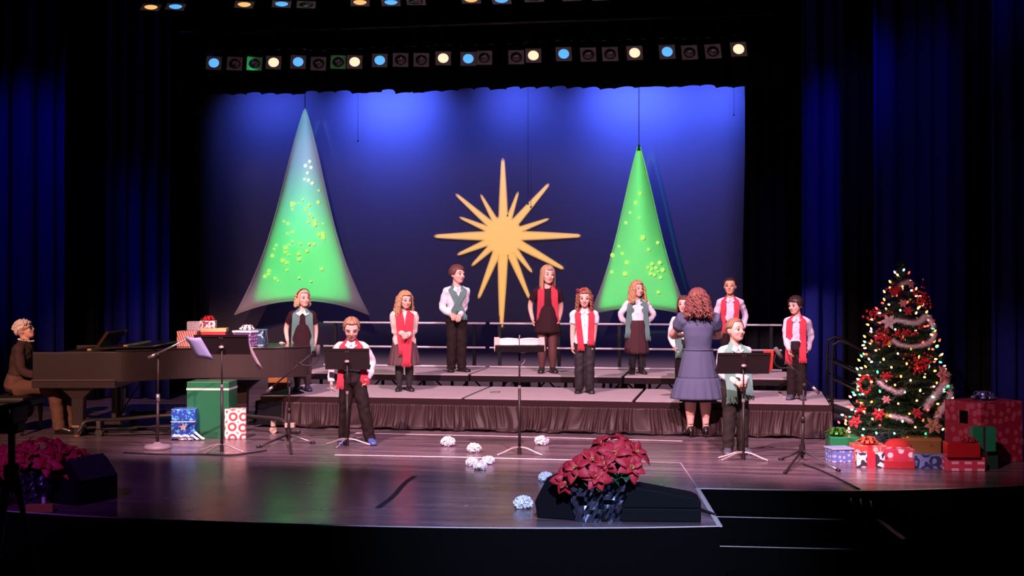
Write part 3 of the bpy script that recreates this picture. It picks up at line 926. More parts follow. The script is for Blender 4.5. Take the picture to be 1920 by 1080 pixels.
shoe_k = mat('shoe_black', (0.015, 0.012, 0.013), 0.22, spec=0.6)
shoe_b = mat('shoe_blue', (0.06, 0.10, 0.32), 0.4)
red_scarf = mat('scarf_red', (0.44, 0.042, 0.066), 0.9, spec=0.1, bump=0.3, bscale=120)
green_scarf = mat('scarf_green', (0.10, 0.20, 0.18), 0.9, spec=0.1, bump=0.3, bscale=120)
cream_knit = mat('cardigan_cream', (0.75, 0.60, 0.50), 0.9, bump=0.4, bscale=90)


def hairmat(name, c): return mat(name, c, 0.45, spec=0.4, bump=0.5, bscale=26, var=0.35, vscale=30, stretch=(3, 3, 0.5))


hair_blond = hairmat('hair_blond', (0.52, 0.36, 0.20))
hair_strawberry = hairmat('hair_strawberry', (0.42, 0.25, 0.13))
hair_red = hairmat('hair_reddish', (0.24, 0.095, 0.055))
hair_brown = hairmat('hair_brown', (0.105, 0.045, 0.035))
hair_dark = hairmat('hair_dark', (0.028, 0.014, 0.013))
hair_auburn = hairmat('hair_auburn', (0.21, 0.075, 0.065))
hair_white = hairmat('hair_white', (0.72, 0.60, 0.58))
hair_sandy = hairmat('hair_sandy', (0.26, 0.15, 0.085))


def ering(c, lat, ax, rx, ry, n=20, p=2.0):
    out = []
    for j in range(n):
        a = 2 * PI * j / n; ca, sa = math.cos(a), math.sin(a)
        out.append(c + lat * (rx * math.copysign(abs(ca) ** (2 / p), ca)) + ax * (ry * math.copysign(abs(sa) ** (2 / p), sa)))
    return out


def ik(S, Tt, a, b, pole):
    d = Tt - S; L = d.length
    if L > (a + b) * 0.995:
        Tt = S + d.normalized() * (a + b) * 0.995; d = Tt - S; L = d.length
    L = max(L, abs(a - b) + 0.01)
    dn = d.normalized(); x = (a * a - b * b + L * L) / (2 * L); hh = math.sqrt(max(0, a * a - x * x))
    pl = pole - dn * pole.dot(dn)
    if pl.length < 1e-5: pl = V((0, 1, 0))
    return S + dn * x + pl.normalized() * hh, Tt


def head_volumes(mb, M, hh, child):
    S = M @ Matrix.Scale(hh, 4)
    mb.sphere((0, 0.06, 0.10), (0.37, 0.43, 0.40), 20, 14, S)
    k = 1.0 if child else 0.94
    mb.loft([ering(V((0, cy, z)), V((1, 0, 0)), V((0, 1, 0)), rx * k, ry, 16) for z, rx, ry, cy in
             ((-0.50, 0.10, 0.09, -0.22), (-0.455, 0.17, 0.16, -0.19), (-0.40, 0.22, 0.21, -0.16), (-0.28, 0.285, 0.28, -0.10), (-0.10, 0.335, 0.335, -0.05), (0.08, 0.35, 0.36, -0.02), (0.2, 0.33, 0.34, 0.0))], True, S)
    mb.tube([(0, -0.36, 0.05), (0, -0.43, -0.06), (0, -0.455, -0.13), (0, -0.37, -0.165)], [0.045, 0.055, 0.068, 0.055], 8, S)
    for sx in (-1, 1):
        mb.sphere((sx * 0.365, 0.05, -0.05), (0.045, 0.085, 0.125), 10, 8, S)
        mb.sphere((sx * 0.17, -0.30, -0.14), (0.11, 0.08, 0.10), 10, 8, S)       # cheeks
        mb.tube([(sx * 0.05, -0.375, 0.085), (sx * 0.16, -0.365, 0.10), (sx * 0.26, -0.31, 0.07)], [0.03, 0.035, 0.03], 6, S)


def face_parts(root, M, hh, browm, mouth_open=0.0, closed=False):
    S = M @ Matrix.Scale(hh, 4)
    for sx in (-1, 1):
        e = MB().sphere((sx * 0.15, -0.335, 0.0), (0.075, 0.05, 0.042 if not closed else 0.02), 10, 8, S).build('eye', eye_white if not closed else browm, root, smooth=True)
        if not closed:
            MB().sphere((sx * 0.15, -0.370, 0.0), (0.042, 0.026, 0.040), 10, 6, S).build('iris', iris_m, e, smooth=True)
            MB().tube([(sx * 0.08, -0.375, 0.022), (sx * 0.15, -0.386, 0.042), (sx * 0.225, -0.355, 0.02)], [0.012, 0.018, 0.012], 6, S).build('eyelid', browm, e)
        MB().tube([(sx * 0.07, -0.395, 0.115), (sx * 0.16, -0.385, 0.14), (sx * 0.25, -0.33, 0.115)], [(0.012, 0.016), (0.013, 0.02), (0.008, 0.01)], 6, S).build('eyebrow', browm, root)
    m = MB()
    m.tube([(-0.12, -0.345, -0.275), (-0.04, -0.392, -0.262), (0, -0.396, -0.266), (0.04, -0.392, -0.262), (0.12, -0.345, -0.275)], [0.008, 0.022, 0.022, 0.022, 0.008], 6, S)
    m.tube([(-0.11, -0.345, -0.28), (0, -0.390, -0.305 - mouth_open), (0.11, -0.345, -0.28)], [0.008, 0.028, 0.008], 6, S)
    m.build('mouth', lip_m, root, smooth=True)


def hair_cap(M, hh, st):
    """st: front (hairline polar angle), side, back angles (deg), open (half angle of the face opening), length (chin based, head units below centre),
    flare, wave amplitude, wave frequency, ripple, volume, seed, part"""
    S = M @ Matrix.Scale(hh, 4); r = random.Random(st.get('seed', 1))
    vol = st.get('vol', 1.0); N = 72; n1 = 12; n2 = 14
    C = V((0, 0.05, 0.09)); ph1, ph2 = r.uniform(0, 6), r.uniform(0, 6)
    L = st.get('length', None); P = []
    for i in range(N):
        az = 2 * PI * i / N; a = math.degrees(az); a = a if a <= 180 else 360 - a
        fr = st.get('open', 62)
        side = sstep(fr - 16, fr + 10, a); bk = sstep(95, 150, a)
        phm = lerp(st.get('front', 58), st.get('side', 100), side); phm = lerp(phm, st.get('back', 122), bk)
        if st.get('sweep'): phm += st['sweep'] * math.sin(az) * (1 - side)
        col = []
        rip = st.get('ripple', 0.03)
        def rad(ph, k):
            sx, sy = math.sin(az) * math.sin(ph), -math.cos(az) * math.sin(ph)
            q = 1 + rip * (math.sin(az * 11 + ph1 + 2 * ph) * 0.6 + math.sin(az * 23 + ph2 - 3 * ph) * 0.5)
            ex = vol * q
            return C + V((sx * 0.405 * ex, sy * 0.475 * ex, math.cos(ph) * 0.45 * (ex if ph < 1.6 else q)))
        for k in range(n1 + 1):
            ph = math.radians(phm) * k / n1
            col.append(rad(ph, k))
        end = col[-1].copy()
        if L is not None and a > fr - 6:
            g = sstep(fr - 6, fr + 12, a)
            dz = max(0, end.z - (-L + 0.06 * math.sin(az * 9 + ph1))) * g
            for k in range(1, n2 + 1):
                t = k / n2
                z = end.z - dz * t
                fl = 1 + st.get('flare', 0.15) * t * g
                w = st.get('wave', 0.0) * math.sin(st.get('wfreq', 14) * t + az * 5 + ph2) * g
                taper = 1 - 0.12 * t ** 4 * g
                p = V((end.x * (fl + w) * taper, (end.y - C.y) * (fl + w * 0.8) * taper + C.y, z))
                p.x *= 1 + rip * math.sin(az * 17 + 5 * t) * g; p.y += 0.5 * rip * math.cos(az * 19 + 4 * t) * g
                col.append(p)
        else:
            for k in range(1, n2 + 1):
                col.append(C + (end - C) * (1 - 0.10 * k / n2))
        P.append(col)
    rings = [[P[i][k] for i in range(N)] for k in range(1, n1 + n2 + 1)]
    mb = MB()
    mb.loft(rings, False, S)
    mb.add([P[0][0]] + rings[0], [(0, 1 + i, 1 + (i + 1) % N) for i in range(N)], S)
    # loose curls
    for q in range(st.get('curls', 0)):
        a = math.radians(r.uniform(st.get('open', 62) - 4, 360 - st.get('open', 62) + 4))
        ph = math.radians(r.uniform(70, 105)); base = C + V((math.sin(a) * math.sin(ph) * 0.42 * vol, -math.cos(a) * math.sin(ph) * 0.49 * vol, math.cos(ph) * 0.47))
        zl = -(L or 0.6) * r.uniform(0.8, 1.12); turns = r.uniform(2.5, 4) * st.get('tight', 1); cr = st.get('cr', 0.045) * r.uniform(0.8, 1.3); p0 = r.uniform(0, 6)
        pts = []
        for k in range(25):
            t = k / 24; fl = 1 + st.get('flare', 0.15) * t * 1.15
            c_ = V((base.x * fl, (base.y - C.y) * fl + C.y, lerp(base.z, zl, t)))
            pts.append(c_ + V((cr * math.cos(p0 + turns * 2 * PI * t), cr * math.sin(p0 + turns * 2 * PI * t), 0)))
        mb.tube(pts, [0.028 * (1 - 0.55 * k / 24) + 0.006 for k in range(25)], 6, S)
    for q in range(st.get('spikes', 0)):
        a = r.uniform(0, 2 * PI); ph = math.radians(r.uniform(0, 75))
        nrm = V((math.sin(a) * math.sin(ph), -math.cos(a) * math.sin(ph), math.cos(ph)))
        b0 = C + V((nrm.x * 0.40, nrm.y * 0.46, nrm.z * 0.43)) * vol
        dr = (nrm + V((r.uniform(-.5, .5), r.uniform(-.2, .9), r.uniform(-.3, .3)))).normalized()
        mb.tube([b0 - nrm * 0.05, b0 + dr * 0.07, b0 + dr * r.uniform(0.09, 0.13) + V((0, 0.02, -0.01))], [0.045, 0.034, 0.004], 6, S)
    return mb


def hand(vol, ext, wrist, d, nrm, side, H, curl=0.35):
    """palm volume goes into the body, fingers are rooted in the palm"""
    d = d.normalized(); nrm = (nrm - d * nrm.dot(d)).normalized(); acr = d.cross(nrm)
    k = H
    vol.tube([wrist - d * 0.01 * k, wrist + d * 0.025 * k, wrist + d * 0.052 * k], [(0.017 * k, 0.012 * k), (0.025 * k, 0.013 * k), (0.024 * k, 0.011 * k)], 10, lat=acr)
    for i, (o, ln) in enumerate(((-0.0175, 0.042), (-0.006, 0.048), (0.006, 0.045), (0.017, 0.036))):
        b0 = wrist + d * 0.042 * k + acr * (o * k)
        d2 = (d * math.cos(curl) + nrm * math.sin(curl) + acr * o * 4).normalized(); d3 = (d * math.cos(curl * 2.4) + nrm * math.sin(curl * 2.4)).normalized()
        p1 = b0 + d2 * ln * 0.55 * k; p2 = p1 + d3 * ln * 0.5 * k
        ext.tube([b0 - d * 0.006 * k, b0 + d2 * 0.008 * k, p1, p2, p2 + d3 * 0.004 * k], [0.0062 * k, 0.0064 * k, 0.0058 * k, 0.0048 * k, 0.002 * k], 6)
    tb = wrist + d * 0.014 * k + acr * (-0.02 * k * side)
    ta = (d * 0.75 - acr * 0.65 * side + nrm * 0.3).normalized()
    ext.tube([tb - ta * 0.008 * k, tb + ta * 0.018 * k, tb + ta * 0.034 * k + nrm * 0.006 * k, tb + ta * 0.04 * k + nrm * 0.008 * k], [0.0085 * k, 0.0075 * k, 0.0062 * k, 0.003 * k], 6)


SEED = [0]


def person(label, px, py, z, top_py, yaw=0, head_yaw=0, head_pitch=0, head_roll=0, skin=None, hair=None, hairm=None, browm=None,
           hands=None, poles=None, stance=None, top='shirt', topm=None, sleeve='long', bottom='trousers', botm=None, skirt=None, skirtm=None,
           scarf=None, scarfm=None, shoes=None, legm=None, adult=False, lean=0, toes=(12, 12), cardigan=False, acc=None, curl=0.4, heels=False, mouth=0.0, elfrac=None, width=0.94, P0=None, joints=None, closed=False, shoem=None):
    SEED[0] += 1
    P = G(px, py, z) if P0 is None else P0
    s = F / depth(P)
    H = (py - top_py) / s / (1.02 if not heels else 1.0)
    Yw = math.radians(yaw)
    root = thing('person', label, 'person', P, TH + Yw)
    hh = (0.163 if not adult else 0.138) * H
    def loc(px_, py_, dy=0.0):
        """photo offset -> local frame of the figure"""
        v = V(((px_ - px) / s, dy, (py - py_) / s)); return RZ(-Yw) @ v
    zc = H - hh
    J = dict(pelvis=V((0, 0, 0.50 * H)), chest=V((0, 0, 0.70 * H)), neck=V((0, 0.005 * H, (0.79 if not adult else 0.81) * H)))
    lo = 0.10 * width * H
    for sd, n in ((1, 'L'), (-1, 'R')):
        J['sh' + n] = V((sd * lo, 0.005 * H, (0.765 if not adult else 0.79) * H))
        J['hip' + n] = V((sd * 0.048 * H * width, 0, 0.49 * H))
        f = stance[n] if stance else (sd * 0.05 * H, 0.0)
        fx, fy = f if not isinstance(f, V) else (f.x, f.y)
        ank = V((fx, fy, 0.045 * H + (0.045 * H if heels else 0)))
        kn = lerp(J['hip' + n], ank, 0.52) + V((0, -0.012 * H, 0))
        J['kn' + n] = kn; J['an' + n] = ank
    if lean:
        for k in ('chest', 'neck', 'shL', 'shR'):
            J[k] = V((J[k].x + lean * (J[k].z - 0.5 * H), J[k].y, J[k].z))
    hc = V((J['neck'].x, -0.012 * H, zc + hh * 0.5))
    if joints: J.update(joints(H, loc)); hc = J.get('head', hc)
    piv = hc + V((0, 0.012 * H, -0.42 * hh))
    Mh = T(piv) @ RZ(math.radians(head_yaw)) @ RX(math.radians(head_pitch)) @ RY(math.radians(head_roll)) @ T(hc - piv)
    ua, fa = 0.165 * H, 0.148 * H
    body = MB(); ext = MB()
    lat = V((1, 0, 0))
    up_ = (J['neck'] - J['pelvis']).normalized(); ax = up_.cross(lat).normalized(); ax = V((0, 1, 0)) if abs(ax.y) < 0.3 else ax * (1 if ax.y > 0 else -1)
    def spine(t): return J['pelvis'] + (J['neck'] - J['pelvis']) * t
    wd = width
    body.loft([ering(spine(t), lat, ax, rx * H * wd, ry * H, 18) for t, rx, ry in ((-0.12, 0.07, 0.06), (0.05, 0.085, 0.062), (0.35, 0.075, 0.055), (0.65, 0.088, 0.060), (0.85, 0.088, 0.052), (0.97, 0.05, 0.04))])
    body.tube([spine(0.9), piv + V((0, 0.006 * H, -0.005 * H)), Mh @ V((0, 0.06 * hh, 0.0))], [0.045 * H, 0.034 * H if not adult else 0.032 * H, 0.036 * H], 14)
    head_volumes(body, Mh, hh, not adult)
    el = {}; wr = {}
    for sd, n in ((1, 'L'), (-1, 'R')):
        hd = hands[n] if hands else (px + sd * 0.13 * H * s, py - 0.40 * H * s, -0.02)
        Tt = loc(*hd)
        pole = V(poles[n]) if poles and n in poles else V((sd * 0.5, 0.8, -0.2))
        e, _ = ik(J['sh' + n], Tt, ua, fa + 0.03 * H, pole)
        w_ = e + (Tt - e).normalized() * fa
        el[n] = e; wr[n] = w_
        body.tube(crv([J['sh' + n], e, w_], 5), [lerp(0.034, 0.026, k / 5) * H for k in range(5)] + [lerp(0.026, 0.0165, k / 5) * H for k in range(6)], 12)
        hd_dir = (w_ - e).normalized()
        nr = V((-sd, -0.25, 0)) if hd_dir.z < -0.6 else V((0, 0.5, -0.6))
        hand(body, ext, w_, hd_dir, nr, sd, H, curl)
        an, kn, hp = J['an' + n], J['kn' + n], J['hip' + n]
        body.tube(crv([hp, kn, an], 5), [lerp(0.060, 0.038, k / 5) * H for k in range(5)] + [0.038 * H, 0.040 * H, 0.038 * H, 0.031 * H, 0.024 * H, 0.022 * H], 12)
        td = RZ(math.radians(sd * toes[0 if n == 'L' else 1])) @ V((0, -1, 0))
        td = J.get('toe' + n, td)
        fo = an + V((0, 0, -0.03 * H))
        if heels:
            body.tube([an, an + td * 0.05 * H + V((0, 0, -0.055 * H)), an + td * 0.09 * H + V((0, 0, -0.078 * H))], [0.022 * H, 0.02 * H, 0.014 * H], 10)
        else:
            body.tube([fo - td * 0.02 * H, fo + td * 0.06 * H - V((0, 0, 0.004 * H)), fo + td * 0.10 * H - V((0, 0, 0.008 * H))], [0.02 * H, 0.017 * H, 0.01 * H], 10)
    b = body.build('body', skin, root, voxel=0.0075 if not adult else 0.008, sm=5)
    EXTRA[b.name] = ext
    face_parts(root, Mh, hh, browm or hairm, mouth, closed)
    if hair: hair_cap(Mh, hh, hair).build('hair', hairm, root, smooth=True, solid=0.006)

    # ---- torso garment
    k = 1.0
    prof = [(0.02, 0.088, 0.064), (0.18, 0.089, 0.066), (0.38, 0.089, 0.066), (0.62, 0.100, 0.072), (0.80, 0.104, 0.068), (0.90, 0.088, 0.056), (0.985, 0.045, 0.042)]
    if top == 'shirt_out': prof[0] = (0.02, 0.104, 0.078); prof[1] = (0.18, 0.097, 0.072)
    if cardigan: prof[0] = (0.02, 0.098, 0.073); prof[1] = (0.18, 0.094, 0.069)
    if cardigan: prof = [(t, rx * 1.12, ry * 1.15) for t, rx, ry in prof]
    hem = -0.10 if top == 'shirt_out' else 0.02
    if cardigan: hem = -0.26
    def ringat(t):
        for (t0, a0, b0), (t1, a1, b1) in zip(prof, prof[1:]):
            if t <= t1: q = max(0, (t - t0) / (t1 - t0)); return lerp(a0, a1, q), lerp(b0, b1, q)
        return prof[-1][1:]
    g = MB()
    pr = ([(hem, prof[0][1] * 1.04, prof[0][2] * 1.06)] if hem < 0 else []) + prof
    g.loft([ering(spine(t), lat, ax, rx * H * wd, ry * H, 24, 2.3) for t, rx, ry in pr])
    for sd, n in ((1, 'L'), (-1, 'R')):
        ks = 1.12 if cardigan else 1.0
        g.sphere(J['sh' + n] + V((-sd * 0.003 * H, 0, -0.006 * H)), (0.041 * H * ks, 0.041 * H * ks, 0.039 * H * ks), 14, 10)
        g.tube([spine(0.965), lerp(spine(0.965), J['sh' + n], 0.55) + V((0, 0, 0.004 * H)), J['sh' + n] + V((-sd * 0.01 * H, 0, 0))], [0.034 * H, 0.034 * H, 0.036 * H], 12)
        if sleeve == 'long':
            pts = crv([J['sh' + n], el[n], wr[n] - (wr[n] - el[n]).normalized() * 0.004 * H], 5)
            rr = [lerp(0.040, 0.034, q / 5) * H * ks for q in range(5)] + [lerp(0.034, 0.026, q / 5) * H * ks for q in range(5)] + [0.0245 * H * ks]
            g.tube(pts, rr, 12)
            c_ = wr[n] - (wr[n] - el[n]).normalized() * 0.012 * H
            g.tube([c_, c_ + (wr[n] - el[n]).normalized() * 0.014 * H], 0.027 * H * ks, 12)
        elif sleeve == 'short':
            q = lerp(J['sh' + n], el[n], 0.62)
            g.tube([J['sh' + n], lerp(J['sh' + n], el[n], 0.25), q], [0.043 * H, 0.045 * H, 0.043 * H], 12)
        elif sleeve == 'puff':
            q = lerp(J['sh' + n], el[n], 0.55)
            g.tube([J['sh' + n] - V((sd * 0.025 * H, 0, 0)), J['sh' + n] + V((sd * 0.004 * H, 0, 0.014 * H)), lerp(J['sh' + n], el[n], 0.3), q], [0.034 * H, 0.052 * H, 0.056 * H, 0.036 * H], 14)
    if top.startswith('shirt'):
        nb = spine(0.97)
        g.tube([nb + V((0.044 * H * math.cos(a), 0.040 * H * math.sin(a) - 0.004 * H, 0.008 * H - 0.006 * H * math.sin(-a))) for a in [2 * PI * q / 16 for q in range(17)]], 0.0105 * H, 8)
    shirt_front = top.startswith('shirt') and not cardigan and yaw < 90
    o = g.build('cardigan' if cardigan else ('dress' if top == 'dress' else 'shirt'), topm, root, voxel=0.0085, sm=4)
    o['wrinkle'] = 0.0055 if top != 'dress' else 0.0015
    o['seed'] = float(SEED[0])

    if shirt_front:
        nb = J['neck']; cm = MB()
        for sd in (-1, 1):
            cm.loft([[nb + V((sd * x, y - e, zz - e * 0.6)) * H for x, y, zz in ((0.002, -0.058, -0.002), (0.020, -0.074, -0.034), (0.046, -0.062, -0.014), (0.046, -0.026, 0.014), (0.020, -0.046, 0.018))] for e in (0.0, 0.006)])
        cm.build('collar', topm, root, bevel=0.002)
        for q in (0.86, 0.70, 0.54, 0.38, 0.22):
            rx, ry = ringat(q); c_ = spine(q) + V((0, -ry * H - 0.005, 0))
            MB().sphere(c_, (0.006, 0.003, 0.006), 8, 5).build('button', shirt_lilac, root)

    # ---- lower garment
    if bottom == 'trousers':
        g = MB(); kt = 0.92 if top == 'shirt_out' else 1.05
        g.loft([ering(spine(t), lat, ax, rx * H * wd * kt, ry * H * kt, 20) for t, rx, ry in ((-0.16, 0.06, 0.058), (-0.06, 0.098, 0.074), (0.08, 0.099, 0.073), (0.24, 0.094, 0.070))])
        for n in 'LR':
            end = J['an' + n] + V((0, 0.004 * H, -0.018 * H))
            pts = crv([J['hip' + n] + V((0, 0, 0.0)), J['kn' + n], end], 6)
            rr = [lerp(0.063, 0.049, q / 6) * H for q in range(6)] + [lerp(0.049, 0.043, q / 6) * H for q in range(7)]
            g.tube(pts, rr, 14)
        o = g.build('trousers', botm, root, voxel=0.009, sm=3); o['wrinkle'] = 0.004; o['seed'] = SEED[0] * 1.7
    if bottom in ('tights',):
        for n in 'LR':
            pts = crv([J['hip' + n], J['kn' + n], J['an' + n] + V((0, 0, -0.012 * H))], 6)
            rr = [lerp(0.063, 0.042, q / 6) * H for q in range(6)] + [0.0415 * H, 0.043 * H, 0.042 * H, 0.037 * H, 0.030 * H, 0.026 * H, 0.025 * H]
            MB().tube(pts, rr, 14).build('stocking', legm, root, smooth=True)
    if skirt:
        for (t0, t1, r0, r1, pl, am, nm_, m_) in skirt:
            rings = []
            for q in range(13):
                t = q / 12; zz = lerp(t0, t1, t) * H
                sp = V((0, 0, zz)) if not lean else V((lean * max(0, zz - 0.5 * H), 0, zz))
                w_ = lerp(r0, r1, t ** 0.8) * H
                ring = []
                for j in range(96):
                    a = 2 * PI * j / 96
                    rr = w_ * (1 + am * (0.25 + 0.75 * t) * (math.sin(pl * a + 0.7 * math.sin(3 * a)) * 0.7 + 0.4 * math.sin(pl * 1.7 * a + 2)))
                    ring.append(sp + V((rr * math.cos(a), rr * 0.80 * math.sin(a), 0)))
                rings.append(ring)
            if len(skirt) and nm_ != 'hem_frill':
                pass
            MB().loft(rings, True).build(nm_, m_, root, smooth=True)

    # ---- shoes
    for sd, n in ((1, 'L'), (-1, 'R')):
        an = J['an' + n]; td = J.get('toe' + n, RZ(math.radians(sd * toes[0 if n == 'L' else 1])) @ V((0, -1, 0))); sv = V((-td.y, td.x, 0))
        g = MB()
        if heels:
            a0 = an + V((0, 0, -0.028 * H)); toe = an + td * 0.085 * H; toe.z = 0.012 * H
            g.tube([a0 - td * 0.018 * H, a0 + td * 0.03 * H + V((0, 0, -0.02 * H)), toe, toe + td * 0.035 * H + V((0, 0, -0.004 * H))], [(0.019 * H, 0.017 * H), (0.022 * H, 0.016 * H), (0.025 * H, 0.013 * H), (0.008 * H, 0.006 * H)], 12, lat=sv)
            hb = a0 - td * 0.016 * H
            g.tube([hb, V((hb.x, hb.y, 0.001))], [0.012 * H, 0.006 * H], 8)
        else:
            zf = an.z - 0.045 * H
            g.loft([ering(V((an.x, an.y, 0)) + td * (q * H) + V((0, 0, zf + zc_ * H)), sv, V((0, 0, 1)), rx * H, rz * H, 14, 2.6) for q, zc_, rx, rz in
                    ((-0.036, 0.022, 0.012, 0.014), (-0.028, 0.028, 0.024, 0.027), (0.0, 0.034, 0.0275, 0.033), (0.03, 0.027, 0.028, 0.026), (0.07, 0.019, 0.031, 0.0185), (0.10, 0.0165, 0.027, 0.015), (0.115, 0.013, 0.014, 0.010))])
        o = g.build('shoe', shoem or shoe_k, root, smooth=True)
        if not heels:
            MB().loft([ering(V((an.x, an.y, zf)) + td * (q * H) + V((0, 0, 0.0045 * H)), sv, V((0, 0, 1)), rx * H, 0.0044 * H, 14, 3) for q, rx in ((-0.037, 0.014), (-0.028, 0.026), (0.0, 0.029), (0.035, 0.028), (0.072, 0.032), (0.103, 0.027), (0.117, 0.014))]).build('sole', shoe_k, o)

    # ---- scarf
    if scarf:
        wdt = scarf.get('w', 0.036) * H
        def fy(x, zz):
            t = (zz - J['pelvis'].z) / (J['neck'].z - J['pelvis'].z)
            if t >= 0:
                rx, ry = ringat(t)
                if t < 0.3 and bottom == 'trousers' and not cardigan: ry = max(ry, lerp(0.083, 0.068, t / 0.3))
            else:
                rx, ry = 0.1, 0.083
                if skirt:
                    zf_ = zz / H; t0, t1, r0, r1 = skirt[0][:4]; q = min(1, max(0, (t0 - zf_) / (t0 - t1))); ry = max(ry, lerp(r0, r1, q ** 0.8) * 0.82)
            if t > 0.8: ry = max(ry, 0.062)
            return -(ry * H * math.sqrt(max(0.25, 1 - (x / (rx * H * wd)) ** 2))) - scarf.get('off', 0.012) * H
        def tail(sd, xe, ze, xc):
            st = []
            zs = [lerp(ze, 0.745, q / 9) for q in range(10)]
            for q, zf_ in enumerate(zs):
                x = lerp(xe, xc, q / 9) * H; zz = zf_ * H
                cx = lean * (zz - 0.5 * H) if lean else 0
                yy = fy(x, zz)
                st.append((V((x + cx, yy - (0.004 * H if scarf.get('cross') and sd > 0 else 0), zz)), V((sd, 0.0, 0)) * wdt))
            nx = J['neck'].x; nz = J['neck'].z
            st.append((V((nx + sd * 0.062 * H, -0.052 * H, nz - 0.012 * H)), V((sd * 0.95, 0.1, -0.3)) * wdt))
            st.append((V((nx + sd * 0.058 * H, -0.012 * H, nz + 0.016 * H)), V((sd * 0.7, 0.1, -0.75)) * wdt * 0.9))
            st.append((V((nx + sd * 0.042 * H, 0.036 * H, nz + 0.022 * H)), V((sd * 0.3, 0.45, -0.9)) * wdt * 0.85))
            return st
        A = tail(-1, scarf['R'][0], scarf['R'][1], scarf.get('cx', -0.062) if not scarf.get('cross') else -0.05)
        B = tail(1, scarf['L'][0], scarf['L'][1], -scarf.get('cx', -0.062) if not scarf.get('cross') else 0.05)
        mid = [(V((J['neck'].x, 0.060 * H, J['neck'].z + 0.020 * H)), V((0, 0.3, -0.95)) * wdt * 0.85)]
        st = A + mid + B[::-1]
        n_ = 7
        gr = [[c_ + w_ * (2 * j / (n_ - 1) - 1) + V((0, -0.006 * H * math.sin(3.0 * j + 0.6 * i) * 0.7, 0)) for j in range(n_)] for i, (c_, w_) in enumerate(st)]
        o = MB().grid(gr).build('scarf', scarfm, root, smooth=True, solid=0.009, subd=1)
        fr = MB()
        for e in (gr[0], gr[-1]):
            for j in range(n_ * 2 - 1):
                p = lerp(e[j // 2], e[min(j // 2 + 1, n_ - 1)], 0.5 * (j % 2))
                fr.tube([p + V((0, 0, 0.008 * H)), p + V((0.003 * H * math.sin(j * 2.2), -0.002 * H, -0.022 * H)), p + V((0.005 * H * math.sin(j * 3.1), -0.001 * H, -(0.038 + 0.006 * math.sin(j * 1.7)) * H))], [0.0045 * H, 0.0042 * H, 0.0026 * H], 5)
        fo_ = fr.build('fringe', scarfm, o); fo_['kind'] = 'stuff'
    if acc: acc(root, J, Mh, hh, H, loc, wr, el)
    return dict(root=root, H=H, hh=hh, Mh=Mh, J=J, wr=wr, el=el, loc=loc, s=s, P=P)


def at_px(px, py, ref, dy=0.0):
    """point at the depth of a figure"""
    return D(px, py, depth(ref['P']) + dy)


LONG = dict(front=56, side=92, back=118, open=58)
SHORT = dict(front=52, side=98, back=120, open=60, ripple=0.035)

# 1 blond girl, headband, green scarf
def acc_headband(m_, w_=0.05, raised=0.0, ang=18, sc=1.03):
    def f(root, J, Mh, hh, H, loc, wr, el):
        pts = []
        for k in range(25):
            a = lerp(-105, 105, k / 24); a = math.radians(a)
            p = V((math.sin(a) * 0.43 * sc, -0.02 - 0.10 * math.cos(a), 0.09 + math.cos(a) * 0.475 * sc)); pts.append(p)
        MB().tube(pts, [(w_, 0.022)] * 25, 8, Mh @ Matrix.Scale(hh, 4), lat=(0, 1, 0)).build('headband', m_, root, smooth=True)
        cm = MB()
        if raised:
            nb = J['neck']
            for sd in (-1, 1):
                cm.loft([[nb + V((sd * x, y, z)) * H for x, y, z in ((0.0, -0.060, -0.012), (0.028, -0.078, -0.040), (0.062, -0.062, -0.020), (0.055, -0.03, 0.004), (0.02, -0.045, 0.012))], [nb + V((sd * x, y - 0.006, z - 0.004)) * H for x, y, z in ((0.0, -0.060, -0.012), (0.028, -0.080, -0.040), (0.062, -0.064, -0.020), (0.055, -0.032, 0.004), (0.02, -0.047, 0.012))]])
            cm.build('collar', shirt_w, root)
    return f
p1 = person('blond girl with a black headband and green scarf standing next to the piano tail', 567, 733, Z1, 540, yaw=10, head_yaw=28, skin=skin_fair,
            hair=dict(LONG, length=0.50, flare=0.10, wave=0.05, vol=1.04, ripple=0.04, curls=14, seed=3), hairm=hair_blond, browm=hair_brown,
            hands=dict(R=(541, 645, -0.05), L=(590, 650, 0.0)), top='dress', topm=dress_k, sleeve='short', bottom='tights', legm=tights_k,
            skirt=[(0.66, 0.34, 0.090, 0.135, 9, 0.04, 'skirt', dress_k)], scarf=dict(R=(-0.075, 0.43), L=(0.075, 0.42), w=0.040), scarfm=green_scarf,
            acc=acc_headband(mat('black_felt', (0.008, 0.008, 0.009), 0.8), 0.06, 1), shoem=mat('shoe_navy', (0.05, 0.05, 0.12), 0.3))
# 2 front boy at the stand, red scarf, looking down
p2 = person('short haired boy with a red scarf looking down behind the black music stand', 661, 832, 0.0, 588, yaw=4, head_pitch=26, head_yaw=4, skin=skin_fair,
            hair=dict(SHORT, front=50, seed=5), hairm=hair_sandy, browm=hair_brown, hands=dict(R=(622, 722, -0.02), L=(688, 716, -0.02)),
            stance=dict(L=(0.19, -0.05), R=(-0.095, 0.02)), topm=shirt_w, top='shirt', botm=trouser_k, scarf=dict(R=(-0.088, 0.47), L=(0.095, 0.50), w=0.034, cx=-0.06), scarfm=red_scarf, toes=(18, 10), lean=-0.03, closed=True, shoem=shoe_b)
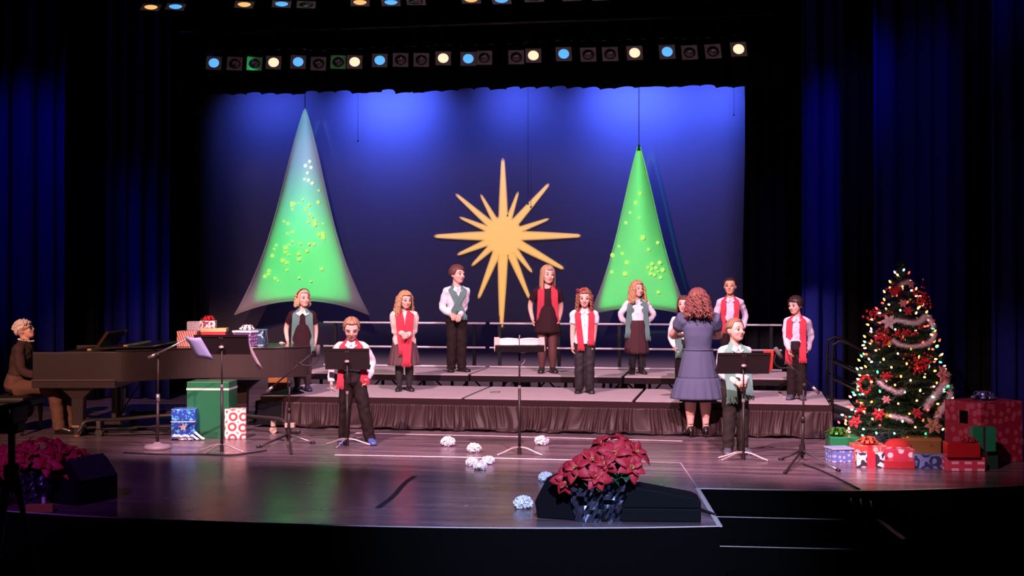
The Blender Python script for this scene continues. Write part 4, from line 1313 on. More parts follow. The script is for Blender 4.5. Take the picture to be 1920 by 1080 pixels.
# 3 curly blond girl with cream cardigan
skirt_sheer = mat('skirt_sheer', (0.09, 0.045, 0.05), 0.8)
p3 = person('curly blond girl in a cream cardigan with a long red scarf', 758, 733, Z1, 543, yaw=8, head_yaw=22, head_pitch=8, skin=skin_fair,
            hair=dict(LONG, length=0.98, flare=0.30, wave=0.07, wfreq=13, vol=1.08, ripple=0.05, curls=70, seed=8), hairm=hair_strawberry, browm=hair_brown,
            hands=dict(R=(760, 626, -0.17), L=(764, 627, -0.185)), poles=dict(L=(0.45, 1, -0.5), R=(-0.45, 1, -0.5)), topm=cream_knit, cardigan=True, sleeve='long', bottom='tights', legm=mat('tights_black', (0.02, 0.015, 0.016), 0.6),
            skirt=[(0.50, 0.26, 0.112, 0.165, 13, 0.045, 'skirt', skirt_sheer)], scarf=dict(R=(-0.022, 0.40), L=(0.012, 0.29), w=0.042, cx=-0.05, off=0.022), scarfm=red_scarf, width=1.05)
# 4 boy with crossed green scarf, top row
p4 = person('brown haired boy with a crossed green scarf standing before the star', 856, 697, Z2, 494, yaw=16, head_yaw=30, skin=skin_pink,
            hair=dict(SHORT, front=62, side=104, back=124, vol=1.05, ripple=0.05, seed=11), hairm=hair_brown,
            hands=dict(R=(848, 590, -0.16), L=(862, 593, -0.17)), poles=dict(L=(0.40, 1, -0.5), R=(-0.40, 1, -0.5)), topm=shirt_w, botm=trouser_k,
            scarf=dict(R=(0.045, 0.53), L=(-0.055, 0.555), w=0.034, cross=True, off=0.016), scarfm=green_scarf, toes=(25, 15))
# 5 tall girl with long straight hair
def acc_bow_at(m_, pos, size, name='hair_bow'):
    def f(root, J, Mh, hh, H, loc, wr, el):
        S = Mh @ Matrix.Scale(hh, 4) @ T(pos)
        g = MB()
        for sd in (-1, 1):
            g.tube([(0, 0, 0), (sd * 0.5 * size, -0.1 * size, 0.32 * size), (sd * 0.9 * size, 0, 0.1 * size), (sd * 0.5 * size, -0.06 * size, -0.22 * size), (0, 0, 0)], [(0.2 * size, 0.05 * size)] * 5, 8, S, lat=(0, 1, 0))
        g.sphere((0, -0.05 * size, 0), 0.16 * size, 8, 6, S)
        g.build(name, m_, root, smooth=True)
    return f
p5 = person('tall girl with long straight hair and a red scarf holding the rail', 1026, 699, Z2, 494, yaw=4, head_yaw=14, head_pitch=4, skin=skin_fair,
            hair=dict(LONG, front=50, length=0.98, flare=0.12, wave=0.0, vol=1.02, ripple=0.03, open=52, seed=13), hairm=hair_strawberry, browm=hair_brown,
            hands=dict(R=(1000, 606, 0.02), L=(1046, 608, -0.02)), top='dress', topm=dress_k, sleeve='short', bottom='tights', legm=mat('tights_brown', (0.085, 0.030, 0.028), 0.55),
            skirt=[(0.62, 0.375, 0.088, 0.128, 9, 0.03, 'skirt', dress_k)], scarf=dict(R=(-0.068, 0.535), L=(0.068, 0.505), w=0.033), scarfm=red_scarf,
            acc=acc_bow_at(mat('pale_bow', (0.75, 0.66, 0.66), 0.6), (-0.06, -0.40, 0.36), 0.20))
# 6 girl with the red bow
p6 = person('reddish haired girl with a red hair bow and short sleeved white shirt', 1096, 737, Z1, 537, yaw=-2, head_yaw=-2, head_pitch=12, skin=skin_fair,
            hair=dict(LONG, length=0.92, flare=0.16, wave=0.05, vol=1.04, ripple=0.05, curls=46, tight=1.3, open=54, seed=17), hairm=hair_red,
            hands=dict(R=(1073, 655, -0.02), L=(1111, 655, -0.02)), top='shirt_out', topm=shirt_w, sleeve='short', botm=mat('leggings_black', (0.012, 0.009, 0.012), 0.75), scarf=dict(R=(-0.035, 0.45), L=(0.058, 0.50), w=0.030, cx=-0.066), scarfm=red_scarf,
            acc=acc_bow_at(mat('red_bow', (0.62, 0.05, 0.10), 0.6), (-0.22, -0.22, 0.48), 0.30), width=0.95)
# 7 girl with green scarf and boots
p7 = person('curly haired girl in black boots with a green scarf and hands behind her back', 1194, 701, Z2, 524, yaw=6, head_yaw=22, skin=skin_fair,
            hair=dict(LONG, length=0.98, flare=0.28, wave=0.05, vol=1.08, ripple=0.05, curls=60, open=52, seed=21), hairm=hair_strawberry, browm=hair_brown,
            hands=dict(R=(1184, 612, 0.13), L=(1204, 612, 0.13)), poles=dict(L=(0.5, 0.15, -0.6), R=(-0.5, 0.15, -0.6)), topm=shirt_w, sleeve='long', bottom='tights', legm=shoe_k,
            skirt=[(0.58, 0.22, 0.092, 0.135, 11, 0.045, 'skirt', mat('skirt_wine', (0.045, 0.012, 0.016), 0.9))], scarf=dict(R=(-0.095, 0.43), L=(0.09, 0.40), w=0.045, cx=-0.07), scarfm=green_scarf)
for sd in (-1, 1):
    MB().tube([(sd * 0.05 * p7['H'], 0.004, 0.02), (sd * 0.05 * p7['H'], 0.004, 0.17 * p7['H'])], [0.034 * p7['H'], 0.042 * p7['H']], 14).build('boot_shaft', shoe_k, p7['root'], smooth=True)
# 8 child hidden behind the conductor
p8 = person('child in a white shirt almost hidden behind the conductor', 1283, 741, Z1, 552, yaw=0, head_yaw=-20, skin=skin_pink,
            hair=dict(LONG, length=0.62, flare=0.1, wave=0.03, vol=1.05, seed=23), hairm=hair_brown, hands=dict(R=(1266, 656, -0.05), L=(1300, 655, 0)),
            topm=shirt_w, botm=trouser_k, scarf=dict(R=(-0.06, 0.42), L=(0.06, 0.42), w=0.036), scarfm=green_scarf)
# 9 conductor, seen from behind
dress_bl = mat('dress_blue_grey', (0.082, 0.096, 0.165), 0.75, spec=0.2, bump=0.15, bscale=25)
def acc_cond(root, J, Mh, hh, H, loc, wr, el):
    bt = V((0, 0, 0.595 * H))
    MB().tube([bt + V((0.098 * H * math.cos(a), 0.080 * H * math.sin(a), 0)) for a in [2 * PI * q / 24 for q in range(25)]], 0.006 * H, 8).build('waist_tie', dress_bl, root, smooth=True)
p9 = person('conductor with wavy auburn hair in a blue grey dress seen from behind', 1309, 820, 0.0, 543, yaw=180, head_yaw=0, head_pitch=14, skin=skin_pink,
            hair=dict(front=60, side=95, back=125, open=50, length=0.95, flare=0.38, wave=0.09, wfreq=11, vol=1.16, ripple=0.06, curls=80, cr=0.07, tight=0.8, seed=29), hairm=hair_auburn, adult=True,
            hands=dict(R=(1326, 632, 0.42), L=(1292, 632, 0.42)), poles=dict(L=(1, 0.2, -0.6), R=(-1, 0.2, -0.6)), top='dress', topm=dress_bl, sleeve='puff', bottom='none',
            stance=dict(L=(0.085, 0.0), R=(-0.085, 0.0)), heels=True, toes=(4, 4),
            skirt=[(0.60, 0.40, 0.094, 0.140, 14, 0.018, 'skirt', dress_bl), (0.405, 0.265, 0.143, 0.186, 17, 0.04, 'hem_frill', dress_bl), (0.275, 0.245, 0.125, 0.125, 12, 0.05, 'underskirt', mat('underskirt_black', (0.012, 0.008, 0.01), 0.9))], acc=acc_cond, width=1.0)
# 10 boy with red scarf in the top row
p10 = person('dark haired boy with a red scarf on the back riser behind the conductor', 1369, 706, Z2, 518, yaw=-8, head_yaw=-8, head_pitch=-2, skin=skin_tan,
             hair=dict(SHORT, front=50, side=90, vol=1.02, seed=31), hairm=hair_dark, hands=dict(R=(1347, 620, -0.06), L=(1392, 620, -0.02)), topm=shirt_lilac, botm=trouser_k,
             scarf=dict(R=(-0.065, 0.48), L=(0.055, 0.50), w=0.030, cx=-0.066), scarfm=red_scarf)
# 11 front boy with the green scarf
p11 = person('fair boy with a pale green scarf standing at the stand with the red folder', 1378, 850, 0.0, 593, yaw=12, head_yaw=20, head_pitch=-4, skin=skin_fair,
             hair=dict(SHORT, front=46, side=88, back=116, vol=1.0, ripple=0.02, seed=37), hairm=hair_sandy, browm=hair_sandy, hands=dict(R=(1381, 718, -0.16), L=(1389, 716, -0.17)), poles=dict(L=(0.5, 1, -0.5), R=(-0.5, 1, -0.5)),
             topm=shirt_w, botm=mat('trousers_brown', (0.014, 0.009, 0.006), 0.85), scarf=dict(R=(-0.055, 0.42), L=(0.075, 0.44), w=0.042, cx=-0.072, off=0.02), scarfm=mat('scarf_sage', (0.16, 0.33, 0.27), 0.9, bump=0.3, bscale=120),
             stance=dict(L=(0.075, -0.02), R=(-0.085, -0.03)), toes=(14, 24), shoem=mat('shoe_grey', (0.08, 0.08, 0.12), 0.35))
# 12 boy by the stairs
p12 = person('boy with swept brown hair and a red scarf at the end of the risers', 1494, 749, Z1, 552, yaw=-16, head_yaw=-34, head_pitch=8, skin=skin_pink,
             hair=dict(SHORT, front=64, side=108, back=126, vol=1.07, sweep=8, ripple=0.03, seed=41), hairm=hair_dark, hands=dict(R=(1476, 660, -0.12), L=(1512, 662, -0.02)),
             topm=shirt_lilac, botm=trouser_k, scarf=dict(R=(-0.075, 0.385), L=(0.062, 0.40), w=0.034), scarfm=red_scarf, shoem=mat('shoe_grey', (0.08, 0.08, 0.12), 0.35))

# 13 pianist, seated in profile
knit_brown = mat('jumper_brown', (0.045, 0.018, 0.020), 0.85, bump=0.2, bscale=60)
trouser_br = mat('trousers_wide_brown', (0.115, 0.052, 0.038), 0.85)
PD = 15.25
PP = D(34, HOR + EYE * F / PD, PD)
def jp(H, loc):
    s = F / PD; pyf = HOR + EYE * s
    def L_(x, y, dz): return RZ(-PI / 2) @ V(((x - 34) / s, dz, (pyf - y) / s))
    J = dict(pelvis=L_(30, 722, 0), chest=L_(34, 690, 0), neck=L_(47, 640, 0), head=L_(52, 619, 0))
    for n, dz in (('R', -0.16), ('L', 0.16)):
        J['sh' + n] = L_(45, 652, dz); J['hip' + n] = L_(34, 728, dz * 0.55); J['kn' + n] = L_(101, 729, dz * 0.7)
        J['an' + n] = L_(118 if n == 'R' else 128, 799, dz * 0.6); J['toe' + n] = V((0, -1, 0))
    return J
def acc_pian(root, J, Mh, hh, H, loc, wr, el):
    S = Mh @ Matrix.Scale(hh, 4)
    gm = mat('sunglass_frame', (0.01, 0.01, 0.01), 0.2); gl = mat('green_lens', (0.02, 0.16, 0.07), 0.15)
    g = thing('glasses', 'dark glasses with green lenses', None); g.parent = root
    del g['label']
    for sx in (-1, 1):
        MB().tube([(sx * 0.06, -0.42, 0.02), (sx * 0.15, -0.44, 0.075), (sx * 0.27, -0.40, 0.05), (sx * 0.27, -0.39, -0.05), (sx * 0.15, -0.43, -0.075), (sx * 0.06, -0.42, 0.02)], 0.018, 6, S).build('rim', gm, g)
        MB().sphere((sx * 0.165, -0.42, 0.0), (0.10, 0.02, 0.07), 10, 6, S).build('lens', gl, g, smooth=True)
        MB().tube([(sx * 0.27, -0.40, 0.05), (sx * 0.40, -0.20, 0.03), (sx * 0.42, 0.06, 0.0)], 0.016, 6, S).build('temple', gm, g)
    nb = J['neck'] + V((0, -0.01, 0.015))
    nk = MB()
    for q in range(22):
        a = 2 * PI * q / 22; nk.sphere(nb + V((0.058 * H * math.cos(a), 0.052 * H * math.sin(a), 0.012 * math.sin(a))), 0.009, 8, 6)
    nk.build('necklace', mat('pearl', (0.8, 0.72, 0.66), 0.3), root, smooth=True)['kind'] = 'stuff'
p13 = person('white haired pianist in dark glasses and a brown jumper seated at the piano', 34, HOR + EYE * F / PD, 0.0, HOR + EYE * F / PD - 262, yaw=90, head_yaw=0, head_pitch=-22, skin=skin_pink,
             hair=dict(front=54, side=88, back=116, open=62, vol=1.02, ripple=0.05, spikes=150, seed=43), hairm=hair_white, adult=True, P0=PP, joints=jp,
             hands=dict(R=(99, 702, -0.18), L=(99, 702, 0.30)), poles=dict(L=(0.3, 0.5, -1), R=(-0.3, 0.5, -1)), topm=knit_brown, top='jumper', sleeve='long', botm=trouser_br, acc=acc_pian, width=1.12, mouth=0.02)
# ------------------------------------------------------------------ grand piano (local x along its length, y away from the audience)
piano_m = mat('piano_black', (0.030, 0.019, 0.020), 0.34, spec=0.5)
brass = mat('brass', (0.75, 0.5, 0.25), 0.3, metal=0.9)
ivory = mat('ivory_key', (0.75, 0.72, 0.68), 0.3)
PND = 14.85
pb = D(62, HOR + EYE * F / PND, PND)
piano = thing('grand_piano', 'black concert grand piano seen from its curved side, gifts on the lid', 'piano', pb, TH)
near = crv([(0.52, 0.0, 0), (0.86, 0.0, 0), (1.05, 0.04, 0), (1.25, 0.2, 0), (1.45, 0.40, 0), (1.75, 0.52, 0), (2.1, 0.56, 0), (2.5, 0.60, 0), (2.78, 0.70, 0), (2.93, 0.92, 0), (2.90, 1.2, 0), (2.70, 1.45, 0), (2.4, 1.53, 0)], 5)
OUT = [V((0, 0, 0)), V((0.3, 0, 0))] + near + [V((1.2, 1.55, 0)), V((0, 1.55, 0))]
def slab(mb, outl, z0, z1, M=None): return mb.loft([[p + V((0, 0, z0)) for p in outl], [p + V((0, 0, z1)) for p in outl]], True, M)
CASE = [V((0.30, 0.05, 0)), V((0.30, 0.0, 0))] + near + [V((1.2, 1.55, 0)), V((0.30, 1.55, 0))]
slab(MB(), CASE, 0.61, 0.945).build('rim', piano_m, piano, bevel=0.006)
for y0 in (0.0, 1.5):
    MB().box((0.30, y0 + 0.025, 0.785), (0.62, 0.052, 0.315)).build('cheek', piano_m, piano, bevel=0.012)
MB().box((0.455, 0.77, 0.585), (0.93, 1.58, 0.085)).build('keybed', piano_m, piano, bevel=0.006)
MB().box((0.455, -0.024, 0.632), (0.93, 0.02, 0.014)).build('moulding', mat('piano_edge', (0.10, 0.07, 0.07), 0.25), piano)
MB().box((0.012, 0.77, 0.66), (0.03, 1.44, 0.06)).build('key_slip', piano_m, piano)
MB().box((0.31, 0.77, 0.80), (0.03, 1.46, 0.22)).build('fallboard', piano_m, piano)
kw = 1.22 / 52
kp = MB().box((0, 0, 0), (0.15, kw * 0.93, 0.018)).build('white_key', ivory, piano); kp.location = (0.105, 0.16 + kw / 2, 0.70)
for i in range(1, 52):
    inst(kp, piano, T(0.105, 0.16 + kw * (i + 0.5), 0.70))
bk0 = None
for i in range(51):
    if i % 7 in (1, 4): continue
    if bk0 is None:
        bk0 = MB().box((0, 0, 0), (0.095, 0.011, 0.02)).build('black_key', shoe_k, piano); bk0.location = (0.135, 0.16 + kw * (i + 1), 0.715)
    else: inst(bk0, piano, T(0.135, 0.16 + kw * (i + 1), 0.715))
# main lid, closed, and the front flap folded back on it
LID = [V((0.92, -0.015, 0))] + [p + V((0, -0.015, 0)) for p in near if p.x > 0.95 and p.y < 0.9] + [V((2.95, 0.92, 0)), V((2.92, 1.2, 0)), V((2.70, 1.47, 0)), V((2.4, 1.55, 0)), V((0.92, 1.57, 0))]
slab(MB(), LID, 0.948, 0.966).build('lid', mat('lid_black', (0.03, 0.022, 0.022), 0.16, spec=0.6), piano, bevel=0.004)
fm_ = RY(math.radians(-3.0))
fl_ = MB(); slab(fl_, [V((0.0, 0.0, 0)), V((0.62, 0.14, 0)), V((0.66, 1.55, 0)), V((0, 1.55, 0))], 0, 0.018)
o = fl_.build('front_flap', mat('lid_black', (0, 0, 0)), piano, bevel=0.004); o.location = (0.68, 0.0, 0.972); o.rotation_euler = (0, math.radians(-1.8), 0)
o = MB().box((0.33, 0.75, 0.0), (0.045, 1.0, 0.03)).build('lid_hinge', brass, piano); o.location = (0.62, 0.02, 0.995)
# music desk leaning back
ds = MB(); ds.loft([[V((-0.02, y, 0)), V((0.02, y, 0)), V((0.16, y, 0.20)), V((0.14, y, 0.21)), V((0.12, y, 0.205))] for y in (0.0, 0.75)])
o = ds.build('music_desk', mat('desk_lacquer', (0.05, 0.022, 0.014), 0.12, spec=0.6), piano, bevel=0.004); o.location = (0.56, 0.42, 0.946)
o = MB().box((0, 0, 0), (0.05, 0.5, 0.02)).build('desk_rest', brass, piano, bevel=0.003); o.location = (0.545, 0.5, 0.958)
slab(MB(), [V((0.36, 0.06, 0)), V((0.90, 0.06, 0)), V((0.90, 1.5, 0)), V((0.36, 1.5, 0))], 0.90, 0.947).build('pin_block', piano_m, piano)
# legs, lyre and truck
def pleg(x, y, lab):
    g = MB()
    g.loft([[V((x + sx * a, y + sy * b_, z)) for sx, sy in ((-1, -1), (1, -1), (1, 1), (-1, 1))] for z, a, b_ in ((0.545, 0.21, 0.085), (0.52, 0.17, 0.08), (0.47, 0.11, 0.075), (0.43, 0.075, 0.07), (0.42, 0.068, 0.066), (0.12, 0.058, 0.056))])
    l = g.build('leg', piano_m, piano, bevel=0.006)
    MB().box((x, y, 0.107), (0.125, 0.12, 0.026)).build('ferrule', brass, l)
    MB().cyl((x - 0.015, y, 0.0), 0.055, 0.01, 14).build('caster_cup', brass, l)
    MB().box((x, y, 0.055), (0.10, 0.09, 0.09)).build('caster', brass if False else piano_m, l, bevel=0.01)
pleg(0.47, 0.13, ''); pleg(0.55, 1.38, ''); pleg(2.12, 1.05, '')
ly = MB()
for yy in (0.68, 0.88): ly.box((0.70, yy, 0.33), (0.05, 0.03, 0.44))
lyo = ly.build('pedal_lyre', piano_m, piano); 
MB().box((0.70, 0.78, 0.10), (0.20, 0.36, 0.07)).build('pedal_box', piano_m, piano, bevel=0.01)
for yy in (0.70, 0.78, 0.86): MB().tube([(0.60, yy, 0.09), (0.50, yy, 0.07), (0.46, yy, 0.06)], [(0.014, 0.006)] * 3, 8, lat=(0, 1, 0)).build('pedal', brass, piano)
MB().tube([(0.72, 0.75, 0.13), (1.0, 0.72, 0.55)], 0.01, 6).build('lyre_brace', piano_m, piano)

steel_dull = mat('dolly_steel', (0.05, 0.042, 0.042), 0.45, metal=0.3)
cup_m = mat('caster_cream', (0.42, 0.32, 0.24), 0.5)
dol = thing('piano_dolly', 'low steel piano truck with casters under the grand piano', 'dolly', pb, TH)
def bar(name, pts, r=0.02): return MB().tube(crv(pts, 5), [(r, r * 1.4)] * (5 * (len(pts) - 1) + 1), 8).build(name, steel_dull, dol, smooth=True)
bar('bar', [(0.50, -0.03, 0.05), (0.535, -0.02, 0.10), (0.60, 0.02, 0.175), (0.9, 0.25, 0.17), (1.25, 0.45, 0.185), (1.6, 0.6, 0.19)])
bar('bar', [(1.5, 0.95, 0.17), (2.0, 0.72, 0.175), (2.5, 0.36, 0.175), (2.72, 0.2, 0.17), (2.80, 0.14, 0.12), (2.82, 0.12, 0.05), (2.96, 0.08, 0.05)])
bar('bar', [(0.7, 1.35, 0.12), (1.3, 0.95, 0.17), (1.6, 0.75, 0.19)])
MB().cyl((1.55, 0.75, 0.10), 0.16, 0.10, 20).build('hub', piano_m, dol, smooth=False)
for (x, y) in ((0.72, 0.05), (2.62, 0.32), (0.75, 1.3)):
    c = MB().box((x, y, 0.125), (0.05, 0.07, 0.09)).build('caster_fork', cup_m if x > 2 else steel_dull, dol, bevel=0.006)
    MB().cyl((0, 0, -0.018), 0.042, 0.036, 16, T(x, y, 0.042) @ RX(PI / 2) @ RY(0)).build('wheel', cup_m if x > 2 else mat('rubber', (0.02, 0.02, 0.02), 0.6), c)
MB().box((2.84, 0.13, 0.115), (0.11, 0.09, 0.05)).build('cup', cup_m, dol, bevel=0.006)
pile = MB(); rp = random.Random(2)
cbl = thing('cable_coil', 'loose black cables lying on the floor under the piano', 'cable', pb + RZ(TH) @ V((1.5, 0.5, 0)), TH)
for k in range(4):
    pts = [(0.55 * math.cos(q * 0.7 + k) * (0.5 + 0.13 * k) - 0.2 * k, 0.28 * math.sin(q * 0.7 + k) - 0.05 * k, 0.012 + 0.004 * k) for q in range(12)]
    MB().tube(crv(pts, 3), 0.011, 6).build('cable', mat('cable_black', (0.012, 0.012, 0.012), 0.5), cbl, smooth=True)

bench = thing('piano_bench', 'dark piano bench under the seated pianist', 'bench', p13['P'] + V((0, 0, 0)), TH)
MB().box((-0.02, 0, 0.40), (0.42, 0.72, 0.06)).build('seat', mat('bench_leather', (0.015, 0.012, 0.013), 0.5), bench, bevel=0.02)
MB().box((-0.02, 0, 0.345), (0.38, 0.68, 0.06)).build('apron', piano_m, bench)
for sx in (-0.18, 0.15):
    for sy in (-0.30, 0.30):
        MB().lathe([(0.024, 0.32), (0.028, 0.25), (0.018, 0.10), (0.022, 0.05), (0.014, 0.0)], 12, T(sx, sy, 0)).build('leg', piano_m, bench, smooth=True)

# ------------------------------------------------------------------ music stands
stand_m = mat('stand_black', (0.018, 0.011, 0.012), 0.5, spec=0.35)
leg_gl = mat('stand_leg', (0.42, 0.33, 0.33), 0.35, metal=0.5)
page_m = mat('sheet_white', (0.82, 0.76, 0.80), 0.7)
ink = mat('ink', (0.03, 0.03, 0.035), 0.7)


def music_stand(label, px, py, desk_cy, wpx, hpx, tilt, rot=0, towards=False, legdirs=(-100, 20, 140)):
    P = G(px, py, 0); s = F / depth(P)
    t = thing('music_stand', label, 'music stand', P, TH + math.radians(rot), 'black music stands')
    zt = (py - desk_cy) / s; w = wpx / s; hgt = hpx / s / max(0.25, math.cos(math.radians(tilt)))
    MB().tube([(0, 0, 0.02), (0, 0, zt * 0.62)], 0.0145, 10).build('lower_tube', stand_m, t, smooth=True)
    MB().tube([(0, 0, zt * 0.55), (0, 0, zt - 0.02)], 0.009, 10).build('upper_tube', stand_m, t, smooth=True)
    MB().cyl((0, 0, zt * 0.62 - 0.02), 0.017, 0.03, 12).build('collar', leg_gl, t)
    for a in legdirs:
        a = math.radians(a); d = V((math.cos(a), math.sin(a), 0))
        MB().tube(crv([V((0, 0, 0.075)), d * 0.08 + V((0, 0, 0.066)), d * 0.18 + V((0, 0, 0.03)), d * 0.25 + V((0, 0, 0.008))], 4), [(0.012, 0.008)] * 13, 8).build('leg', leg_gl, t, smooth=True)
    MB().cyl((0, 0, 0.0), 0.020, 0.09, 12).build('hub', stand_m, t)
    M = T(0, 0, zt) @ RX(math.radians(tilt if not towards else -tilt))
    # desk lies in local xz, facing the player (+y), back side (-y) towards the audience
    sg = 1 if not towards else -1
    d = MB().box((0, 0, 0), (w, 0.004, hgt), M)
    dk = d.build('desk', stand_m, t)
    MB().box((0, sg * 0.035, -hgt / 2), (w, 0.07, 0.005), M).build('shelf', stand_m, dk)
    MB().box((0, sg * 0.072, -hgt / 2 + 0.008), (w, 0.004, 0.02), M).build('lip', stand_m, dk)
    MB().box((0, -sg * 0.003, hgt / 2 - 0.02), (w * 0.98, 0.006, 0.006), M).build('rib', stand_m, dk)
    MB().box((0, -sg * 0.004, -0.02), (0.05, 0.006, hgt * 0.85), M).build('spine', stand_m, dk)
    MB().sphere((0, -sg * 0.03, -hgt * 0.06), (0.028, 0.022, 0.016), 12, 8, M).build('tilt_knob', leg_gl, t, smooth=True)
    for q in (-0.012, 0.012): MB().sphere((q, -sg * 0.006, hgt * 0.36), 0.005, 6, 4, M).build('rivet', leg_gl, dk)
    return t, M, w, hgt, zt


st2 = music_stand('black music stand in front of the boy looking down', 651, 836, 673, 84, 40, 24, 0, legdirs=(-110, 5, 160))
st4 = music_stand('black music stand holding a red folder before the boy with the sage scarf', 1394, 862, 681, 100, 40, 22, 2, legdirs=(-30, 160, -160))
st3 = music_stand('conductor stand with open sheet music in the middle of the floor', 974, 852, 647, 92, 24, 56, 1, towards=True, legdirs=(-25, 205, 90))
st1 = music_stand('black music stand with loose papers in front of the piano tail', 416, 847, 646, 103, 37, 26, -3, legdirs=(-120, -15, 170))

# red folder on the fourth stand
t, M, w, hgt, zt = st4
fo = MB().box((w / 2 - 0.02, 0.012, 0.02), (0.10, 0.010, hgt * 1.0), M).build('red_folder', mat('folder_red', (0.75, 0.06, 0.04), 0.5)); fo.matrix_world = Matrix.Identity(4)
def world_from(stand, o): o.location = stand.location; o.rotation_euler = stand.rotation_euler
world_from(t, fo); setp(fo, 'bright red folder sticking out at the side of a music stand', 'folder')
# open score on the conductor stand
t, M, w, hgt, zt = st3
sc_ = thing('sheet_music', 'open printed score lying on the conductor stand', 'sheet music', t.location, t.rotation_euler[2])
for sx in (-1, 1):
    P = [[M @ V((sx * (0.005 + w * 0.42 * i / 8), -0.006 - 0.012 * math.sin(PI * i / 8), z)) for i in range(9)] for z in (-hgt * 0.46, hgt * 0.42)]
    pg = MB().grid(P).build('page', page_m, sc_, smooth=True, solid=0.003)
    for r_ in range(5):
        z = hgt * (0.30 - 0.15 * r_)
        for l_ in range(2):
            zz = z - l_ * 0.014
            MB().tube([M @ V((sx * (0.02 + w * 0.38 * q), -0.010 - 0.012 * math.sin(PI * (0.06 + 0.88 * q)), zz)) for q in (0.0, 0.25, 0.5, 0.75, 1.0)], (0.0016 if sx > 0 else 0.0009), 4).build('staff_line', ink, pg)
for sx in (-1, 1):
    MB().box((sx * (w / 2 - 0.02), -0.010, 0.0), (0.055, 0.006, hgt * 1.0), M).build('cover', mat('manila', (0.45, 0.30, 0.26), 0.7), sc_)
MB().tube([M @ V((0, -0.012, hgt * 0.42)), M @ V((0.004, -0.02, hgt * 0.6))], 0.006, 6).build('clip', leg_gl, sc_)
cl = thing('stand_light', 'small clip light with a dangling cable under the conductor stand', 'lamp', t.location + V((0, 0, 0)), t.rotation_euler[2])
MB().tube([(0.01, -0.02, zt - 0.07), (0.09, -0.03, zt - 0.05)], [0.012, 0.018], 8).build('lamp_head', leg_gl, cl)
MB().tube(crv([(0.04, -0.02, zt - 0.08), (0.05, -0.02, zt - 0.16), (0.02, -0.02, zt - 0.2), (0.013, -0.012, zt - 0.26)], 5), 0.004, 6).build('cable', leg_gl, cl)
# loose papers on the first stand
t, M, w, hgt, zt = st1
pm_b = mat('paper_bluish', (0.30, 0.31, 0.55), 0.7)
for lab, x0, pts in (('loose bluish page hanging from the piano side of a music stand', -1, [(-w / 2 + 0.03, 0.01, hgt * 0.40), (-w / 2 - 0.05, -0.015, hgt * 0.35), (-w / 2 - 0.13, 0.0, hgt * 0.10)]),):
    rows = []
    for k in range(6):
        q = k / 5
        rows.append([M @ V((-w / 2 + 0.075 - 0.17 * j / 3 + 0.11 * q, -0.012 - 0.03 * math.sin(PI * j / 3) * (1 - q) - 0.02 * q, hgt * (0.40 - 0.12 * j / 3) - 0.25 * q + 0.05 * j / 3)) for j in range(4)])
    o = MB().grid(rows).build('loose_page', pm_b, smooth=True, solid=0.002); world_from(t, o); setp(o, lab, 'paper')
rows = [[M @ V((w / 2 - 0.06 + 0.05 * j + 0.13 * q * (0.6 + 0.4 * q), 0.012 - 0.004 * j, hgt * 0.42 - 0.40 * q)) for j in range(2)] for q in (0, 0.2, 0.4, 0.6, 0.8, 1.0)]
o = MB().grid(rows).build('loose_page', mat('paper_pinkish', (0.45, 0.36, 0.42), 0.7), smooth=True, solid=0.003); world_from(t, o); setp(o, 'pale pages drooping from the choir side of a music stand', 'paper')
# paper held by the girl with the headband
q = p1['wr']['R']; o = MB().grid([[V((-0.09 + 0.03 * i, -0.03 - 0.012 * math.sin(i * 1.4 + j), -0.07 + 0.03 * j + 0.012 * math.sin(1.7 * i))) for i in range(5)] for j in range(4)]).build('crumpled_paper', mat('paper_pinkish', (0, 0, 0)), smooth=True, solid=0.003)
o.location = p1['P'] + RZ(p1['root'].rotation_euler[2]) @ (q + V((-0.01, -0.005, -0.03))); o.rotation_euler = (0, 0, TH); setp(o, 'crumpled white paper held by the girl with the black headband', 'paper')
# litter on the riser
o = MB().grid([[V((0.03 * i, 0.02 * j, 0.006 + 0.012 * abs(math.sin(1.3 * i + j)))) for i in range(5)] for j in range(3)]).build('fallen_leaf', mat('leaf_green_litter', (0.03, 0.18, 0.06), 0.4), smooth=True, solid=0.003)
o.location = G(920, 737, Z1); o.rotation_euler = (0, 0, 0.4); setp(o, 'small green artificial leaf lying on the low riser', 'leaf')
o = MB().box((0, 0, 0.003), (0.12, 0.03, 0.003)).build('paper_scrap', page_m); o.location = G(1478, 745, Z1); o.rotation_euler = (0, 0, 0.3); setp(o, 'white paper scrap lying by the feet of the boy nearest the stairs', 'paper')

# ------------------------------------------------------------------ microphone stands
mic_m = mat('mic_grey', (0.10, 0.09, 0.09), 0.5)
chrome = mat('chrome_dull', (0.35, 0.32, 0.33), 0.3, metal=0.8)
cable_m = mat('cable_black', (0.012, 0.012, 0.012), 0.5)


